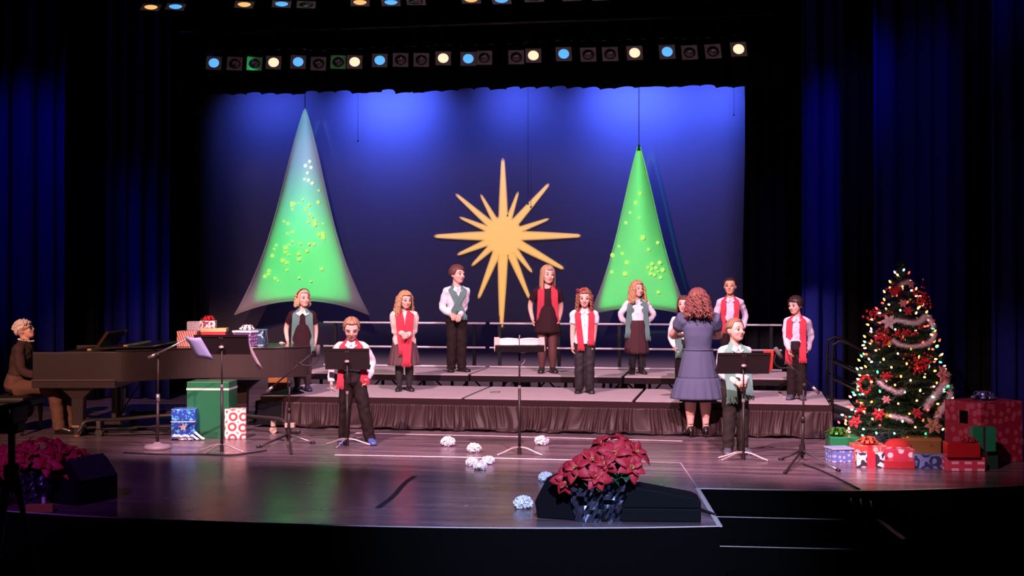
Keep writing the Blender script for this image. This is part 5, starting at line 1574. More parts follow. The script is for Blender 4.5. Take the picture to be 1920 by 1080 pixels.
def mic_stand(label, px, py, clutch, ends, base, legs=(), mic=True, rot=0):
    P = G(px, py, 0); s = F / depth(P)
    t = thing('microphone_stand', label, 'microphone stand', P, TH)
    def L(p, dy=0): return V(((p[0] - px) / s, dy, (py - p[1]) / s))
    cz = L(clutch).z; cx = L(clutch).x
    MB().tube([(0, 0, 0.02), (cx * 0.6, 0, cz * 0.55)], 0.0165, 10).build('lower_tube', stand_m, t, smooth=True)
    MB().tube([(cx * 0.5, 0, cz * 0.5), (cx, 0, cz)], 0.010, 10).build('upper_tube', stand_m, t, smooth=True)
    MB().tube([(cx * 0.56, 0, cz * 0.50), (cx * 0.62, 0, cz * 0.58)], 0.021, 12).build('clutch', chrome if base == 'round' else stand_m, t, smooth=True)
    a, b_ = L(ends[0], -0.02), L(ends[1], -0.05)
    MB().tube([a, b_], 0.0085, 8).build('boom', chrome if base == 'round' else stand_m, t, smooth=True)
    MB().sphere(V((cx, -0.02, cz)), (0.028, 0.03, 0.028), 12, 8).build('boom_clutch', stand_m, t, smooth=True)
    d = (b_ - a).normalized()
    MB().tube([a, a + d * 0.09], 0.017, 10).build('counterweight', chrome, t, smooth=True)
    if base == 'round':
        MB().lathe([(0.135, 0.0), (0.14, 0.02), (0.125, 0.042), (0.05, 0.055), (0.02, 0.075)], 28).build('base', mat('iron_base', (0.20, 0.16, 0.18), 0.5), t, smooth=True)
    else:
        MB().cyl((0, 0, 0.05), 0.03, 0.10, 12).build('hub', stand_m, t, smooth=False)
        for e in legs:
            g = G(e[0], e[1], 0) - P; g = RZ(-TH) @ g; g.z = 0.012
            l = MB().tube([(0, 0, 0.09), g], 0.011, 8).build('leg', chrome if e[2] else stand_m, t, smooth=True)
            gd = g.normalized()
            MB().tube([g - gd * 0.03, g + gd * 0.02], 0.016, 8).build('rubber_foot', stand_m, l, smooth=True)
    if mic:
        h0 = b_
        MB().tube([h0 - d * 0.02, h0 + d * 0.05], [0.012, 0.014], 10).build('mic_clip', stand_m, t, smooth=True)
        m = mic
        m0, m1 = L(m[0], -0.05), L(m[1], -0.05)
        g = MB().tube([m0, lerp(m0, m1, 0.5), lerp(m0, m1, 0.9), m1], [0.02, 0.023, 0.023, 0.017], 12).build('microphone', mic_m, t, smooth=True)
        MB().tube(crv([L(q, -0.06) for q in m[2]], 6), 0.006, 6).build('mic_cable', cable_m if base != 'round' else chrome, t, smooth=True)
    return t


mic_stand('microphone stand with a round iron base in front of the piano', 295, 842, (297, 664), ((279, 671), (360, 632)), 'round', mic=False)
mic_stand('tripod microphone stand with boom reaching towards the boy looking down', 541, 830, (543, 717), ((500, 735), (590, 659)), 'tripod',
          legs=((485, 840, 0), (587, 832, 1), (546, 852, 0)), mic=((597, 666), (598, 646), [(599, 662), (597, 675), (585, 684), (572, 684), (560, 679)]))
mic_stand('tripod microphone stand with boom in front of the boy by the stairs', 1504, 862, (1507, 722), ((1535, 737), (1466, 672)), 'tripod',
          legs=((1464, 863, 0), (1572, 884, 1), (1472, 888, 0)), mic=((1464, 671), (1451, 651), [(1452, 664), (1450, 680), (1462, 689), (1478, 689), (1492, 697), (1502, 716)]))
def floor_cable(label, pts, r=0.008):
    o = MB().tube(crv([G(x, y) + V((0, 0, r)) for x, y in pts], 6), r, 6).build('floor_cable', cable_m, smooth=True); setp(o, label, 'cable')
floor_cable('black cable running from the tripod microphone stand to the stage edge', [(1506, 872), (1540, 884), (1580, 903), (1612, 919)])
floor_cable('black cable lying along the floor in front of the gift boxes', [(232, 850), (300, 853), (372, 853), (440, 854), (500, 846)])
floor_cable('short black cable from the floor monitor over the corner of the steps', [(1314, 958), (1328, 963), (1342, 969)], 0.012)

# ------------------------------------------------------------------ floor monitors
mon_m = mat('monitor_black', (0.004, 0.0045, 0.007), 0.75, spec=0.12)
grille_m = mat('monitor_grille', (0.010, 0.012, 0.020), 0.8, bump=0.6, bscale=300)


def wedge(label, px, py, wd, prof, rot):
    """prof: side outline (y, z), extruded along x"""
    t = thing('floor_monitor', label, 'loudspeaker', G(px, py, 0), TH + math.radians(rot))
    g = MB().loft([[V((x, y, z)) for y, z in prof] for x in (-wd / 2, wd / 2)])
    g.build('cabinet', mon_m, t, bevel=0.012)
    return t
# the wedge by the centre poinsettias shows its end, the one beside it its long low back
t = wedge('black wedge floor monitor on the near side of the red poinsettias', 1072, 966, 0.42, [(-0.16, 0.0), (0.20, 0.0), (0.22, 0.12), (0.12, 0.31), (-0.02, 0.33), (-0.16, 0.20)], 68)
MB().box((0, 0, 0), (0.36, 0.20, 0.01), T(0, -0.095, 0.27) @ RX(math.radians(43))).build('grille', grille_m, t)
t = thing('floor_monitor', 'long low black floor monitor lying beside the poinsettia pots', 'loudspeaker', G(1215, 979, 0), TH - math.radians(3))
sdl = (1312 - 1120) / (F / depth(G(1215, 979)))
slab(MB(), [V((-0.40, 0, 0)), V((0.385, 0, 0)), V((0.385, 0.30, 0)), V((-0.40, 0.34, 0))], 0, 0.10).build('cabinet', mon_m, t, bevel=0.01)
g = MB().loft([[V((-0.40, y, 0.10)), V((0.385, y, 0.10)), V((0.385, y, 0.155)), V((0.33, y, 0.18)), V((-0.15, y, 0.265)), V((-0.40, y, 0.27))] for y in (0.0, 0.31)])
g.build('cabinet_top', mon_m, t, bevel=0.01)
t = wedge('blue lit wedge floor monitor beside the poinsettias at the piano end', 152, 938, 0.42, [(-0.19, 0.0), (0.20, 0.0), (0.24, 0.10), (0.10, 0.33), (-0.06, 0.34), (-0.19, 0.2)], 60)
MB().box((0, 0, 0), (0.36, 0.22, 0.01), T(0, -0.125, 0.275) @ RX(math.radians(48))).build('grille', grille_m, t)
o = MB().box((0, 0, 0.03), (0.20, 0.07, 0.06)).build('wood_block', mat('wood_yellow', (0.45, 0.22, 0.06), 0.6, var=0.2), bevel=0.004); o.location = G(75, 960); o.rotation_euler = (0, 0, TH + 0.15); setp(o, 'small yellow wood block on the stage edge below the poinsettias', 'block')
o = MB().cyl((0, 0, 0.06), 0.014, 0.045, 12).build('white_candle', page_m); o.location = G(82, 958); setp(o, 'tiny white cap standing on the yellow wood block', 'cap')

# ------------------------------------------------------------------ snowball pompoms
snow_m = mat('tissue_white', (0.86, 0.86, 0.90), 0.9)
def pompom(label, px, py, wpx, seed, hgt=0.52):
    P = G(px, py, 0); r = wpx / 2 * depth(P) / F; rr = random.Random(seed)
    g = MB(); g.sphere((0, 0, r * hgt * 1.1), (r * 0.9, r * 0.9, r * hgt * 1.1), 20, 14)
    for k in range(150):
        z = rr.uniform(-0.75, 1); a = rr.uniform(0, 2 * PI); q = math.sqrt(max(0, 1 - z * z))
        n = V((q * math.cos(a), q * math.sin(a), z)); c = V((n.x * r * 0.8, n.y * r * 0.8, r * hgt * 1.1 + n.z * r * hgt * 1.0))
        t1 = n.orthogonal().normalized(); t2 = n.cross(t1); b = rr.uniform(0, 6)
        e1 = t1 * math.cos(b) + t2 * math.sin(b); e2 = n.cross(e1); w = r * rr.uniform(0.14, 0.24); L = r * rr.uniform(0.18, 0.3)
        g.grid([[c - e1 * w, c + e2 * w * 0.3, c + e1 * w], [c - e1 * w * 0.9 + n * L - e2 * w * 0.5, c + n * L * 1.1 + e2 * w * 0.2, c + e1 * w * 0.9 + n * L * 0.9 - e2 * w * 0.4]])
    for i, v in enumerate(g.v):
        if v.z < 0.002: v.z = 0.002
    o = g.build('snowball', snow_m); o.location = P; o.rotation_euler = (0, 0, rr.uniform(0, 6))
    setp(o, label, 'snowball', 'white tissue snowballs on the stage floor'); return o
for a in (('white tissue snowball on the floor, first on the piano side', 840, 836, 26, 1), ('white tissue snowball just behind the touching trio', 889, 848, 26, 2), ('snowball of the touching trio on its piano side', 885, 873, 23, 3), ('snowball at the front of the touching trio', 900, 880, 25, 4, 0.5), ('snowball of the touching trio on its tree side', 915, 870, 23, 5), ('white tissue snowball behind the conductor stand foot', 1016, 834, 26, 6), ('large bluish snowball near the front edge of the stage', 981, 953, 35, 7), ('snowball peeking out behind the wedge floor monitor', 1023, 902, 26, 8), ('snowball half hidden behind the red poinsettias', 1184, 914, 26, 9)):
    pompom(*a)

# ------------------------------------------------------------------ camcorder on tripod in the house
cd = 6.0; cp = D(22, 790, cd)
t = thing('camcorder', 'dark video camera with small reflections on its tripod in the house', 'camera', cp, TH)
vc = mat('camcorder_black', (0.003, 0.0025, 0.0025), 0.6, spec=0.1); gold = mat('camcorder_trim', (0.45, 0.30, 0.22), 0.3, metal=0.6)
s = F / cd
MB().box((-0.01, 0, 0.03), (0.10, 0.20, 0.085)).build('camera_body', vc, t, bevel=0.012)
MB().tube([(-0.01, 0.10, 0.035), (-0.01, 0.19, 0.035)], [0.036, 0.042], 16).build('lens_barrel', vc, t)
MB().box((0.022, -0.105, 0.055), (0.022, 0.03, 0.022)).build('button_cluster', gold, t, bevel=0.004)
MB().tube([(-0.05, -0.104, 0.02), (0.035, -0.104, 0.024)], 0.003, 6).build('trim_line', gold, t)
for dx, dz in ((-0.05, 0.058), (-0.052, 0.036), (-0.053, 0.012)): MB().sphere((dx, -0.104, dz), 0.006, 8, 6).build('knob', gold, t)
t = thing('tripod', 'dark camera tripod standing in the house below the stage edge', 'tripod', D(22, 830, cd), TH)
MB().box((0, 0, 0.07), (0.09, 0.11, 0.05)).build('head', vc, t, bevel=0.01)
MB().tube([(0, 0, 0.06), (0, 0, -0.22)], 0.016, 10).build('centre_column', stand_m, t)
bz = -1.05 - t.location.z
lm_ = mat('tripod_leg', (0.10, 0.06, 0.06), 0.5)
for ang in (-28, 150, 262):
    a = math.radians(ang); k = 0.62
    e = V((math.cos(a) * k, math.sin(a) * k, bz))
    MB().tube([(0.015 * math.cos(a), 0.015 * math.sin(a), -0.12), lerp(V((0, 0, -0.12)), e, 0.45)], 0.013, 8).build('leg', lm_, t, smooth=True)
    MB().tube([lerp(V((0, 0, -0.12)), e, 0.42), e], 0.009, 8).build('leg', stand_m, t, smooth=True)
MB().cyl((0, 0, -0.16), 0.035, 0.06, 12).build('spider', stand_m, t)
# ------------------------------------------------------------------ wrapped gifts
def ribbon_bow(parent, M, size, m, loops=10, tier=2, name='bow'):
    g = MB(); r = random.Random(loops)
    for k in range(tier):
        n = loops - 3 * k
        for i in range(n):
            a = 2 * PI * i / n + k * 0.4 + r.uniform(-0.15, 0.15); d = V((math.cos(a), math.sin(a), 0)); L = size * (1 - 0.3 * k) * r.uniform(0.85, 1.1); z = 0.25 * size * k
            pts = crv([V((0, 0, z)), d * L * 0.55 + V((0, 0, z + 0.42 * size)), d * L + V((0, 0, z + 0.22 * size)), d * L * 0.6 + V((0, 0, z + 0.06 * size)), V((0, 0, z + 0.02 * size))], 3)
            g.tube(pts, [(0.17 * size, 0.012 * size)] * len(pts), 6, M, lat=V((-d.y, d.x, 0)))
    o = g.build(name, m, parent, smooth=True)
    return o


def gift(label, px, py, wpx, hpx, dp, pm, rot=0, z0=0.0, ribbon=None, bow=None, lid=None, bows=0.5, ribbons='x', name='gift_box', tilt=0, rw=0.16, bowx=0, P=None):
    P = G(px, py, z0) if P is None else P
    s = F / depth(P); w, hgt = wpx / s, hpx / s
    P = P + FWD * (dp / 2)
    t = thing(name, label, 'gift', P, TH + math.radians(rot))
    if tilt: t.rotation_euler = (math.radians(tilt[0]), math.radians(tilt[1]), TH + math.radians(rot))
    MB().box((0, 0, hgt / 2), (w, dp, hgt)).build('box', pm, t, bevel=min(0.006, hgt * 0.06))
    e = 0.003
    if lid:
        lh = lid[1] * hgt; MB().box((0, 0, hgt - lh / 2 + 0.002), (w + 0.02, dp + 0.02, lh)).build('lid', lid[0], t, bevel=0.004)
        e = 0.012
    if ribbon:
        q = rw * min(w, dp) if rw < 1 else rw - 1
        if 'x' in ribbons: MB().box((0, 0, hgt / 2 + 0.001), (q, dp + 2 * e, hgt + e)).build('ribbon', ribbon, t)
        if 'y' in ribbons: MB().box((0, 0, hgt / 2 + 0.001), (w + 2 * e, q, hgt + e + 0.001)).build('ribbon', ribbon, t)
        if 'z' in ribbons: MB().box((0, 0, hgt * 0.87), (w + 2 * e, dp + 2 * e, 0.022)).build('ribbon', ribbon, t)
    if bow:
        ribbon_bow(t, T(bowx * w, 0, hgt), bows * min(w, dp), bow)
    return t


red_gl = mat('ribbon_red', (0.70, 0.03, 0.05), 0.3); gold_gl = mat('foil_gold', (0.55, 0.30, 0.10), 0.25, metal=0.7)
white_gl = mat('ribbon_white', (0.82, 0.80, 0.85), 0.4); green_gl = mat('foil_green', (0.03, 0.30, 0.11), 0.3, metal=0.4)
silver_gl = mat('foil_silver', (0.6, 0.62, 0.75), 0.2, metal=0.9)
# left group by the piano
gift('huge dark green gift box with a pale band near its top, before the piano', 391, 822, 80, 106, 0.36, mat('foil_green_large', (0.015, 0.13, 0.055), 0.35, metal=0.15, bump=0.2, bscale=9), rot=-3, ribbon=mat('band_pale', (0.5, 0.6, 0.5), 0.3), ribbons='z')
g1 = gift('blue gift box printed with stars and tied with white ribbon at its foot', 343, 825, 45, 58, 0.2, paper('paper_star', 'stars', (0.02, 0.05, 0.32), (0.04, 0.42, 0.72), 24, c3=(0.1, 0.5, 0.75)), rot=2)
s = F / depth(g1.location)
st_ = MB(); R_ = 0.045
poly = [V((R_ * (1 if k % 2 == 0 else 0.45) * math.sin(PI * k / 5), 0, R_ * (1 if k % 2 == 0 else 0.45) * math.cos(PI * k / 5))) for k in range(10)]
st_.loft([[p + V((0.0, y, 0.14)) for p in poly] for y in (-0.100, -0.112)]); st_.build('white_star', mat('star_silver', (0.75, 0.65, 0.75), 0.4), g1)
MB().box((0, -0.101, 0.20), (0.27, 0.004, 0.008)).build('ribbon', white_gl, g1)
rb_ = MB(); rr_ = random.Random(3)
for k in range(10):
    x0 = rr_.uniform(-0.13, 0.10); rb_.tube(crv([(x0, -0.12, 0.02), (x0 + 0.04, -0.15 - rr_.uniform(0, .04), 0.06), (x0 + 0.08, -0.14, 0.03), (x0 + 0.11, -0.12 - rr_.uniform(0, .06), 0.012)], 4), [(0.018, 0.003)] * 13, 6)
rb_.build('ribbon_tangle', white_gl, g1, smooth=True)
MB().tube(crv([(0.13, -0.12, 0.09), (0.17, -0.14, 0.06), (0.21, -0.15, 0.03), (0.24, -0.16, 0.02)], 4), [(0.012, 0.002)] * 13, 6).build('ribbon_tail', white_gl, g1)
gift('small gift box in red and gold ring pattern beside the huge green box', 439, 823, 39, 56, 0.16, paper('paper_ring', 'rings', (0.55, 0.07, 0.06), (0.80, 0.72, 0.62), 8.5), rot=8)
# on the piano lid
LZ = 0.967
def on_lid(label, px, wpx, hpx, dp, pm, ly, z0=0, **kw):
    """ly: distance of the box front from the near side of the piano"""
    d = PND + ly; x = (px - 960) / F * d
    P = V((0, 0, EYE)) + FWD * d + RGT * x; P.z = LZ + z0
    return gift(label, px, 0, wpx, hpx, dp, pm, P=P, **kw)
on_lid('red and white striped gift box on the piano lid', 350, 37, 29, 0.22, paper('paper_stripe', 'stripes', (0.62, 0.05, 0.09), (0.85, 0.75, 0.76), 36), 0.72, rot=0)
on_lid('lavender gift box at the back of the pile on the piano', 366, 32, 44, 0.18, paper('paper_lavender', 'cells', (0.45, 0.42, 0.62), (0.62, 0.58, 0.75), 26), 1.0, rot=0, ribbon=white_gl, ribbons='y', rw=0.1)
on_lid('flat red gift box with gold edged lid on the piano', 398, 44, 33, 0.26, mat('paper_red', (0.66, 0.03, 0.07), 0.35), 0.78, rot=6, lid=(mat('lid_gold', (0.75, 0.45, 0.2), 0.3), 0.2))
d_ = PND + 0.84
sc1 = d_ / F
on_lid('small white patterned gift topping the pile, with a big red bow', 388, 29, 14, 0.15, paper('paper_figure', 'leaf', (0.78, 0.70, 0.74), (0.25, 0.05, 0.12), 14), 0.80, z0=33 * sc1 + 0.004, rot=4, bow=red_gl, bows=0.55)
g2 = on_lid('purple figured gift box with a white ribbon topped lid, end of the pile', 460, 40, 29, 0.2, paper('paper_purple', 'dots', (0.10, 0.05, 0.16), (0.55, 0.36, 0.55), 26), 0.74, rot=-24, lid=(mat('lid_white', (0.75, 0.80, 0.88), 0.4), 0.12), bow=white_gl, bows=0.5)
on_lid('teal gift box with pale looping ribbons beside the purple one', 484, 23, 31, 0.2, paper('paper_teal', 'cells', (0.02, 0.06, 0.10), (0.30, 0.42, 0.60), 9), 0.82, rot=-6)
# right group under the tree
gB = gift('huge red gift box printed with snowflakes beside the fir tree', 1860, 870, 109, 116, 0.46, paper('paper_flake', 'flakes', (0.25, 0.014, 0.032), (0.42, 0.10, 0.16), 11), rot=27, bow=mat('bow_bluefoil', (0.35, 0.42, 0.85), 0.2, metal=0.8), bows=0.27)
MB().box((-0.279, -0.02, 0.44), (0.012, 0.10, 0.12)).build('hand_slot', black_paint, gB)
gift('emerald gift box with a dark ribbon stacked against the huge red box', 1846, 847, 44, 46, 0.12, mat('paper_emerald', (0.008, 0.16, 0.07), 0.35), rot=-2, z0=0.172, ribbon=mat('ribbon_black', (0.03, 0.012, 0.014), 0.4), ribbons='x')
gift('shiny red gift box with loose foil ribbon stacked on the printed red one', 1808, 858, 62, 27, 0.15, mat('foil_red', (0.50, 0.02, 0.025), 0.22, metal=0.35), rot=-3, z0=0.134, bow=mat('bow_redfoil', (0.55, 0.05, 0.09), 0.2, metal=0.5), bows=0.5, bowx=0.25)
gift('low red gift box printed with pale rows in front of the fir tree', 1812, 884, 73, 26, 0.22, paper('paper_rows', 'rows', (0.52, 0.05, 0.10), (0.82, 0.45, 0.55), 16), rot=-4)
gift('dark green gift box in the shadow beside the printed red one', 1864, 880, 20, 34, 0.2, mat('paper_darkgreen', (0.006, 0.03, 0.02), 0.4), rot=-6, bow=mat('bow_redfoil', (0, 0, 0)), bows=0.55)
gift('green foil gift box with a curly green bow next to the risers', 1586, 849, 54, 29, 0.30, green_gl, rot=-4, bow=mat('bow_greenfoil', (0.12, 0.42, 0.06), 0.2, metal=0.6), bows=0.42, bowx=-0.18)
gift('small pale blue gift box in front of the green foil one', 1578, 868, 40, 27, 0.20, paper('paper_blue', 'dots', (0.13, 0.18, 0.46), (0.45, 0.50, 0.75), 20), rot=10, lid=(mat('lid_bluegrey', (0.30, 0.34, 0.55), 0.4), 0.12))
gift('orange red spotted gift box with ribbon behind the leaf patterned one', 1634, 868, 62, 32, 0.26, paper('paper_spot', 'dots', (0.62, 0.07, 0.05), (0.82, 0.45, 0.40), 11), rot=-6, ribbon=red_gl, bow=mat('bow_orange', (0.65, 0.12, 0.06), 0.3), bows=0.42)
gift('black and white leaf patterned gift box with a broad red ribbon', 1634, 877, 52, 28, 0.10, paper('paper_leaf', 'leaf', (0.045, 0.03, 0.05), (0.80, 0.74, 0.80), 9), rot=-3, ribbon=red_gl, ribbons='x', rw=1.075)
gift('red gift box with large white dots between the leaf and gold boxes', 1688, 874, 58, 31, 0.2, paper('paper_bigdot', 'dots', (0.52, 0.04, 0.08), (0.80, 0.66, 0.72), 10), rot=-4)
gift('plain dark red gift lying flat before the dotted one', 1688, 879, 56, 15, 0.12, mat('paper_plainred', (0.35, 0.02, 0.03), 0.4), rot=-3)
gG = gift('gold foil gift box lying on the blue printed one', 1732, 853, 70, 32, 0.24, gold_gl, rot=-8, z0=0.0, ribbon=mat('ribbon_gold', (0.7, 0.45, 0.15), 0.25, metal=0.7), ribbons='z')
gift('dark blue printed gift box below the gold one', 1748, 879, 60, 26, 0.14, paper('paper_night', 'leaf', (0.02, 0.03, 0.10), (0.14, 0.20, 0.42), 10), rot=-8)
gift('dark brown gift box behind the green foil one', 1612, 842, 44, 26, 0.2, mat('paper_brown', (0.07, 0.035, 0.015), 0.5), rot=4)
gift('blue gift box in the gap behind the shiny red one', 1774, 846, 26, 44, 0.2, mat('paper_blueplain', (0.03, 0.03, 0.30), 0.4), rot=-10)
o = MB().sphere((0, 0, 0.10), (0.14, 0.12, 0.10), 18, 10).build('red_sack', mat('felt_red', (0.45, 0.02, 0.02), 0.9)); o.location = G(1683, 860); setp(o, 'rounded red felt bundle under the tree between the gifts', 'bundle')

# ------------------------------------------------------------------ fir tree
TP = G(1690, 838)
TS = F / depth(TP); TD = depth(TP)
fir = thing('christmas_tree', 'lit artificial fir tree decorated with garlands, flowers and berries', 'tree', TP, TH)
def tl(px, py, dy=0.0): return V(((px - 1690) / TS, dy, (838 - py) / TS))
# profile radius by height
HP = [(0.14, 0.55), (0.26, 0.60), (0.40, 0.50), (0.60, 0.47), (0.80, 0.42), (1.0, 0.385), (1.2, 0.35), (1.36, 0.28), (1.55, 0.19), (1.70, 0.115), (1.85, 0.05), (1.95, 0.01)]
def prof_r(z):
    for (a, b_), (c, d) in zip(HP, HP[1:]):
        if z <= c: return lerp(b_, d, max(0, (z - a) / (c - a)))
    return 0.01
MB().tube([(0, 0, 0.06), (0, 0, 1.93)], [0.03, 0.008], 8).build('trunk', mat('bark', (0.06, 0.03, 0.02), 0.9), fir)
MB().cyl((0, 0, 0), 0.10, 0.10, 12).build('stand', piano_m, fir)
needle_m = mat('fir_needle', (0.020, 0.060, 0.022), 0.6, var=0.4, vscale=30)
def branch_mesh(seed):
    r = random.Random(seed); g = MB()
    st_ = crv([(0, 0, 0), (0.5, 0, -0.03), (1, 0, -0.02)], 4)
    g.tube(st_, [0.02, 0.018, 0.017, 0.016, 0.015, 0.013, 0.011, 0.009, 0.007], 4)
    twigs = [(lerp(0.3, 0.95, k / 6), (1 if k % 2 else -1) * r.uniform(0.4, 0.9)) for k in range(7)] + [(0.6, 0)]
    segs = [((0.25, 0, 0), (1.05, 0, 0))]
    for x, a in twigs: segs.append(((x, 0, -0.02), (x + 0.30 * math.cos(a), 0.30 * math.sin(a), r.uniform(-0.05, 0.06))))
    for a, b_ in segs:
        a, b_ = V(a), V(b_); d = (b_ - a); L = d.length; d.normalize(); n = int(L * 52)
        o1 = d.orthogonal().normalized(); o2 = d.cross(o1)
        for k in range(n):
            p = a + d * (L * k / n); an = r.uniform(0, 2 * PI); sd = o1 * math.cos(an) + o2 * math.sin(an); e = p + (sd * 0.8 + d * 0.7).normalized() * r.uniform(0.09, 0.14)
            w_ = d.cross(sd) * 0.010
            b = len(g.v); g.add([p - w_, p + w_, e], [(0, 1, 2)])
    return g
bproto = [branch_mesh(k).build('branch', needle_m, fir) for k in range(4)]
r = random.Random(9); used = [False] * 4
zl = 0.16; nb = 0
while zl < 1.9:
    R_ = prof_r(zl); n = max(4, int(6 + 26 * R_))
    for k in range(n):
        a = 2 * PI * (k + r.uniform(-.3, .3)) / n + zl * 7; q = r.randrange(4); sc_ = R_ * r.uniform(0.85, 1.12)
        M = T(0, 0, zl + r.uniform(-0.03, 0.05) + 0.10 * R_) @ RZ(a) @ RY(math.radians(r.uniform(2, 22)) if zl < 1.6 else math.radians(-30)) @ RX(r.uniform(-.5, .5)) @ Matrix.Diagonal((sc_ * 0.86, max(0.16, sc_ * 0.9), max(0.16, sc_ * 0.9), 1))
        if not used[q]: used[q] = True; bproto[q].matrix_basis = M
        else: inst(bproto[q], fir, M)
        nb += 1
    zl += 0.085 if zl < 1.5 else 0.075
inst(bproto[0], fir, T(0, 0, 1.80) @ RY(-PI / 2) @ Matrix.Scale(0.15, 4))

def on_tree(px, py, out=0.0):
    """point on the front of the tree surface, tree local"""
    z = (838 - py) / TS; x = (px - 1690) / TS; R_ = prof_r(z) * 0.98 + out
    return V((x, -math.sqrt(max(0.0016, R_ * R_ - x * x)) if abs(x) < R_ else -0.03, z))

# string of lights
fl = thing('fairy_lights', 'string of glowing multicoloured bulbs wound around the fir tree', 'string lights', TP, TH)
bl_c = {'w': (1.0, 0.50, 0.16), 'r': (1.0, 0.05, 0.03), 'g': (0.06, 0.85, 0.30), 'c': (0.30, 0.90, 0.75), 'y': (1.0, 0.36, 0.05), 'p': (1.0, 0.30, 0.28)}
bm_ = {k: mat('bulb_' + {'w': 'warm', 'r': 'red', 'g': 'green', 'c': 'cool', 'y': 'amber', 'p': 'pink'}[k], c, 0.3, emit=5.0 if k in 'cw' else 6.0) for k, c in bl_c.items()}
bp_ = {}
for k in bl_c:
    bp_[k] = None
wire = []
nB = 250
for i in range(nB):
    t_ = (i + 0.5) / nB; z = 0.12 + 1.82 * (1 - (1 - t_) ** 0.62) ; z = min(1.93, z)
    a = i * 2.399963 + 0.3
    R_ = prof_r(z) * r.uniform(0.92, 1.07) + 0.012
    p = V((R_ * math.cos(a), R_ * math.sin(a), z + r.uniform(-0.02, 0.02)))
    k = r.choice('wwwyyrrrgccpp')
    M = T(p) @ RZ(a) @ RY(r.uniform(0.3, 1.8))
    if bp_[k] is None:
        g = MB().lathe([(0.005, -0.014), (0.0105, -0.005), (0.0095, 0.008), (0.001, 0.021)], 8); bp_[k] = g.build('bulb', bm_[k], fl); bp_[k].matrix_basis = M
    else: inst(bp_[k], fl, M)
for i in range(380):
    t_ = i / 379; z = 0.14 + 1.78 * t_; a = t_ * 2 * PI * 13; wire.append(V((prof_r(z) * 0.93 * math.cos(a), prof_r(z) * 0.93 * math.sin(a), z + 0.012 * math.sin(a * 5))))
MB().tube(wire, 0.003, 4).build('wire', mat('wire_green', (0.01, 0.03, 0.015), 0.6), fl)

# tinsel garlands
tins_m = mat('tinsel_white', (0.80, 0.70, 0.72), 0.45, sheen=0.3)
def garland(label, pts, rad=0.024, seed=0):
    c0 = TP
    P = crv([on_tree(x, y, 0.035) for x, y in pts], 8); rr = random.Random(seed)
    t = thing('tinsel_garland', label, 'garland', TP + RZ(TH) @ P[0], TH)
    P = [p - P[0] for p in P]
    MB().tube(P, rad * 0.55, 8).build('core', tins_m, t, smooth=True)
    g = MB(); rad *= 1.25; n = int(sum((P[i + 1] - P[i]).length for i in range(len(P) - 1)) * 3200)
    for k in range(n):
        u = rr.uniform(0, len(P) - 1.001); i = int(u); p = lerp(P[i], P[i + 1], u - i)
        d = V((rr.gauss(0, 1), rr.gauss(0, 1), rr.gauss(0, 1))).normalized(); e = p + d * rad * rr.uniform(0.9, 1.7); w_ = d.orthogonal().normalized() * 0.0028
        g.add([p - w_, p + w_, e], [(0, 1, 2)])
    o = g.build('tinsel', tins_m, t); o['kind'] = 'stuff'
garland('white tinsel garland swagging across the tree below the white flower', [(1664, 598), (1680, 601), (1695, 604), (1710, 600), (1722, 592), (1732, 598), (1736, 612)], 0.026, 1)
garland('white tinsel garland on the middle of the tree beside the yellow bauble', [(1657, 635), (1668, 643), (1690, 646), (1712, 643), (1728, 636), (1738, 622)], 0.022, 2)
garland('long white tinsel garland running down from the pale pink flower', [(1764, 702), (1754, 712), (1743, 722), (1730, 733), (1718, 744), (1708, 757)], 0.030, 3)
garland('white tinsel garland hanging outermost on the lower tree', [(1768, 720), (1764, 738), (1752, 750), (1740, 760), (1728, 773)], 0.026, 4)
garland('white tinsel garland beside the ring of berries low on the tree', [(1632, 711), (1640, 720), (1650, 724), (1660, 729), (1668, 726)], 0.024, 5)
garland('short white tinsel garland near the tree top', [(1676, 540), (1682, 534), (1690, 530), (1697, 527)], 0.020, 6)
garland('short white tinsel garland near the bottom boughs of the tree', [(1646, 770), (1656, 773), (1668, 774), (1678, 779)], 0.024, 7)

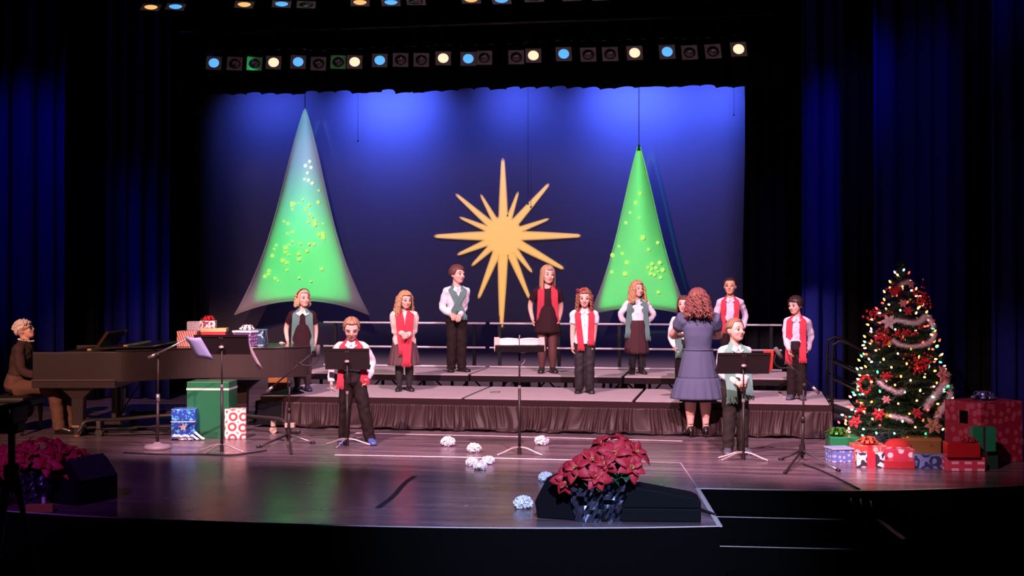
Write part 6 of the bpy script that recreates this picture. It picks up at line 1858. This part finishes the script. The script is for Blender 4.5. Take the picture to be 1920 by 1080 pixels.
# flowers, berries and baubles hung on the tree
def bract(L, w, m, seed=0, curl=0.25, name='bract'):
    rows = []
    for k in range(6):
        t = k / 5; ww = w * math.sin(PI * min(1, 0.08 + t * 0.92)) ** 0.8 * (1 - 0.25 * t); z = curl * L * (t - t * t * 1.6)
        rows.append([V((L * t, -ww, z + 0.12 * ww)), V((L * t, 0, z - 0.10 * ww)), V((L * t, ww, z + 0.12 * ww))])
    return MB().grid(rows)
red_petal = mat('petal_red', (0.48, 0.018, 0.035), 0.6, bump=0.2, bscale=50)
pale_petal = mat('petal_pale', (0.72, 0.58, 0.56), 0.6); pink_petal = mat('petal_pink', (0.68, 0.28, 0.28), 0.6); gold_petal = mat('petal_gold', (0.42, 0.22, 0.13), 0.5)
centre_m = mat('flower_centre', (0.55, 0.4, 0.08), 0.6)
def ornament_flower(label, px, py, R_, m, seed=0):
    rr = random.Random(seed); p = on_tree(px, py, 0.05)
    t = thing('flower_ornament', label, 'flower ornament', TP + RZ(TH) @ p, TH)
    az = math.atan2(p.x, -p.y) * 0.6
    B = RZ(az) @ RX(math.radians(75 + rr.uniform(-15, 15)))
    proto = None
    for ring, n, sc_, up in ((0, 6, 1.0, 12), (1, 5, 0.68, 38)):
        for k in range(n):
            M = B @ RZ(2 * PI * (k + 0.5 * ring) / n + rr.uniform(-.15, .15)) @ RY(math.radians(-up + rr.uniform(-8, 8))) @ Matrix.Scale(sc_, 4)
            if proto is None: proto = bract(R_, R_ * 0.30, m).build('petal', m, t, smooth=True, solid=0.002); proto.matrix_basis = M
            else: inst(proto, t, M)
    MB().sphere((0, 0, R_ * 0.06), R_ * 0.10, 8, 6, B).build('flower_centre', centre_m, t, smooth=True)
for i, a in enumerate((('white poinsettia ornament on the upper tree at the garland end', 1653, 602, 0.085, pale_petal), ('red poinsettia ornament at the lowest outer bough next to the stairs', 1591, 786, 0.075, red_petal), ('red poinsettia ornament low on the tree above the blue cloth', 1627, 769, 0.075, red_petal), ('pale pink poinsettia ornament on the outer lower tree', 1748, 697, 0.10, pink_petal), ('golden poinsettia ornament above the gold gift box', 1716, 786, 0.10, gold_petal), ('pink poinsettia ornament near the tree top', 1700, 532, 0.05, pink_petal), ('red poinsettia ornament just below the tree top', 1668, 546, 0.055, red_petal), ('faded pink ornament in the middle of the upper tree', 1680, 568, 0.05, pink_petal), ('red poinsettia ornament in the upper centre of the tree', 1687, 582, 0.06, red_petal), ('red poinsettia ornament on the low tree between two garlands', 1690, 765, 0.065, red_petal), ('small pale ornament low on the tree near the berry ring', 1640, 742, 0.05, pink_petal))):
    ornament_flower(*a, seed=i)
berry_m = mat('berry_red', (0.55, 0.012, 0.02), 0.25, coat=0.5)
def berry_spray(label, px, py, w_, h_, n, seed, ringed=False):
    rr = random.Random(seed); p = on_tree(px, py, 0.035)
    t = thing('berry_spray', label, 'berry ornament', TP + RZ(TH) @ p, TH)
    g = MB(); sg = MB()
    for k in range(n):
        if ringed:
            a = 2 * PI * k / n; q = V((w_ * math.cos(a) * rr.uniform(0.8, 1.1), rr.uniform(-.02, .02), h_ * math.sin(a) * rr.uniform(0.8, 1.1)))
        else:
            q = V((rr.gauss(0, 0.45) * w_, rr.uniform(-0.05, 0.02), rr.gauss(0, 0.45) * h_))
        g.sphere(q, rr.uniform(0.010, 0.016), 6, 4)
        if k % 2 == 0: sg.tube([V((0, 0.03, 0)) if not ringed else q * 0.9, q], 0.002, 3)
    sg.build('stem', mat('twig', (0.05, 0.02, 0.015), 0.8), t)['kind'] = 'stuff'
    g.build('berries', berry_m, t, smooth=True)['kind'] = 'stuff'
for i, a in enumerate((('red berry spray sticking out beside the upper garland', 1640, 588, 0.17, 0.06, 46), ('red berry spray high on the tree on its open side', 1722, 560, 0.10, 0.13, 60), ('red berry spray above the yellow bauble', 1641, 631, 0.10, 0.08, 60), ('red berry spray in the middle of the lower tree', 1702, 676, 0.12, 0.10, 80), ('ring of red berries on the lower outer boughs', 1613, 718, 0.065, 0.085, 60, True), ('red berry spray at the bottom beside the huge gift', 1768, 770, 0.13, 0.06, 60), ('small red berry spray low on the tree', 1604, 765, 0.07, 0.05, 36), ('small red berry spray beside the berry ring', 1645, 700, 0.08, 0.05, 30), ('red berry spray between the two middle garlands', 1675, 622, 0.10, 0.05, 44), ('red berry spray beneath the tree top', 1670, 543, 0.07, 0.06, 30))):
    berry_spray(*a[:6], seed=i + 3, ringed=len(a) > 6)
for lab, px, py, R_, c in (('round yellow bauble on the middle of the tree', 1651, 641, 0.027, (0.75, 0.45, 0.06)), ('gold bauble on the low boughs next to a red flower', 1640, 771, 0.026, (0.75, 0.42, 0.08)), ('gold bauble low on the open side of the tree', 1730, 766, 0.022, (0.65, 0.35, 0.08)), ('dark red bauble in the upper tree', 1706, 612, 0.024, (0.4, 0.02, 0.03))):
    t = thing('bauble', lab, 'bauble', TP + RZ(TH) @ on_tree(px, py, 0.04), TH)
    MB().sphere((0, 0, 0), R_, 16, 10).build('ball', mat('bauble_%d' % int(c[0] * 1000), c, 0.2, metal=0.5), t, smooth=True)
    MB().cyl((0, 0, R_ * 0.95), R_ * 0.25, R_ * 0.35, 8).build('cap', brass, t)
# cloth around the stand
sk = MB()
sk.loft([[V((q * math.cos(2 * PI * j / 48) * (1 + 0.07 * math.sin(7 * 2 * PI * j / 48)), q * math.sin(2 * PI * j / 48) * (1 + 0.07 * math.sin(9 * 2 * PI * j / 48 + 1)), z)) for j in range(48)] for q, z in ((0.12, 0.20), (0.17, 0.19), (0.23, 0.12), (0.28, 0.05), (0.31, 0.003))], False)
o = sk.build('tree_skirt', mat('cloth_blue', (0.06, 0.05, 0.22), 0.8), smooth=True, solid=0.006); o.location = TP + RZ(TH) @ V((-0.13, 0, 0.0)); setp(o, 'dusky blue cloth wrapped around the foot of the fir tree', 'cloth')

# ------------------------------------------------------------------ potted poinsettias
foil_m = mat('foil_silverblue', (0.32, 0.40, 0.55), 0.13, metal=1.0)
foil_d = mat('foil_dark', (0.16, 0.07, 0.08), 0.2, metal=0.9)
leaf_m = mat('leaf_green', (0.012, 0.06, 0.028), 0.5)
def poinsettia(label, px, py, R_, H_, heads, seed, foilm=None, pot_r=0.13, pot_h=0.26):
    rr = random.Random(seed)
    t = thing('poinsettia', label, 'potted plant', G(px, py), TH, 'potted red poinsettias')
    rings = []
    for k in range(9):
        q = k / 8; row = []
        for j in range(40):
            a = 2 * PI * j / 40; rad = lerp(pot_r * 0.78, pot_r * 1.15, q) * (1 + rr.uniform(-0.10, 0.10)) + (0.02 * (j % 2) if k == 8 else 0)
            row.append(V((rad * math.cos(a), rad * math.sin(a), pot_h * q * (1 if k < 8 else rr.uniform(0.95, 1.15)))))
        rings.append(row)
    MB().loft(rings, False).build('foil_wrap', foilm or foil_m, t)
    MB().cyl((0, 0, 0.0), pot_r * 0.7, pot_h * 0.85, 16, r2=pot_r * 0.95).build('soil', mat('soil', (0.02, 0.012, 0.01), 0.95), t)
    pr = [None, None]; lf = None
    for hx, hy, hz, hs, tx in heads:
        c = V((hx * R_, hy * R_, hz * H_))
        st_ = MB().tube(crv([(hx * 0.05, hy * 0.05, pot_h * 0.7), (hx * R_ * 0.6, hy * R_ * 0.6, hz * H_ * 0.75), c], 3), 0.006, 6).build('stem', leaf_m, t)
        B = T(c) @ RZ(rr.uniform(-0.2, 0.2)) @ RY(math.radians(55 * hx)) @ RX(math.radians(tx))
        fw = MB()
        for q in range(7):
            a = rr.uniform(0, 6); fw.sphere((0.012 * hs * math.cos(a), 0.012 * hs * math.sin(a), 0.012), 0.006, 6, 4)
        fc = fw.build('flower_head', centre_m, t, smooth=True); fc.matrix_basis = B; fc['kind'] = 'stuff'
        for ring, n, sc_, up in ((0, 6, 1.0, 6), (1, 5, 0.66, 30)):
            for k in range(n):
                M = RZ(2 * PI * (k + 0.5 * ring) / n + rr.uniform(-.2, .2)) @ RY(math.radians(-up + rr.uniform(-14, 14))) @ RX(rr.uniform(-.3, .3)) @ Matrix.Scale(hs * sc_ * rr.uniform(0.85, 1.1), 4)
                if pr[0] is None: pr[0] = bract(0.125, 0.045, red_petal, curl=0.3).build('bract', red_petal, fc, smooth=True, solid=0.0015); pr[0].matrix_basis = M
                else: inst(pr[0], fc, M)
        for k in range(4):
            a = rr.uniform(0, 2 * PI)
            M = T(lerp(V((0, 0, pot_h)), c, rr.uniform(0.45, 0.8))) @ RZ(a) @ RY(math.radians(rr.uniform(-10, 45)))
            if lf is None: lf = bract(0.13, 0.04, leaf_m).build('leaf', leaf_m, t, smooth=True, solid=0.0015); lf.matrix_basis = M
            else: inst(lf, t, M)
    return t
hA = [(-0.9, -0.4, 0.62, 0.95, 62), (-0.55, -0.7, 0.83, 1.0, 45), (0.25, -0.85, 0.70, 1.0, 60), (0.1, -0.3, 0.92, 1.05, 40), (-0.45, 0.4, 0.80, 0.95, -10), (0.6, 0.3, 0.85, 0.9, 5)]
hB = [(0.0, -0.6, 0.90, 1.05, 50), (-0.35, 0.0, 1.0, 1.0, 15), (0.55, -0.6, 0.72, 1.05, 55), (0.75, -0.1, 0.90, 1.05, 30), (0.3, 0.3, 1.02, 0.95, 5), (-0.3, -0.7, 0.78, 0.9, 65)]
poinsettia('red poinsettia in silver foil standing against the wedge monitor', 1104, 976, 0.19, 0.49, hA, 1)
poinsettia('taller red poinsettia in silver foil beside the long low monitor', 1150, 974, 0.22, 0.56, hB, 2)
poinsettia('red poinsettia in silver foil next to the blue lit monitor', 122, 938, 0.20, 0.42, hA, 3)
poinsettia('red poinsettia in dark foil on the piano end of the stage edge', 70, 944, 0.22, 0.46, hB, 4, foil_m)
poinsettia('red poinsettia in dark foil behind the camera tripod', 12, 944, 0.22, 0.42, hA, 5, foil_d)
bake_all()
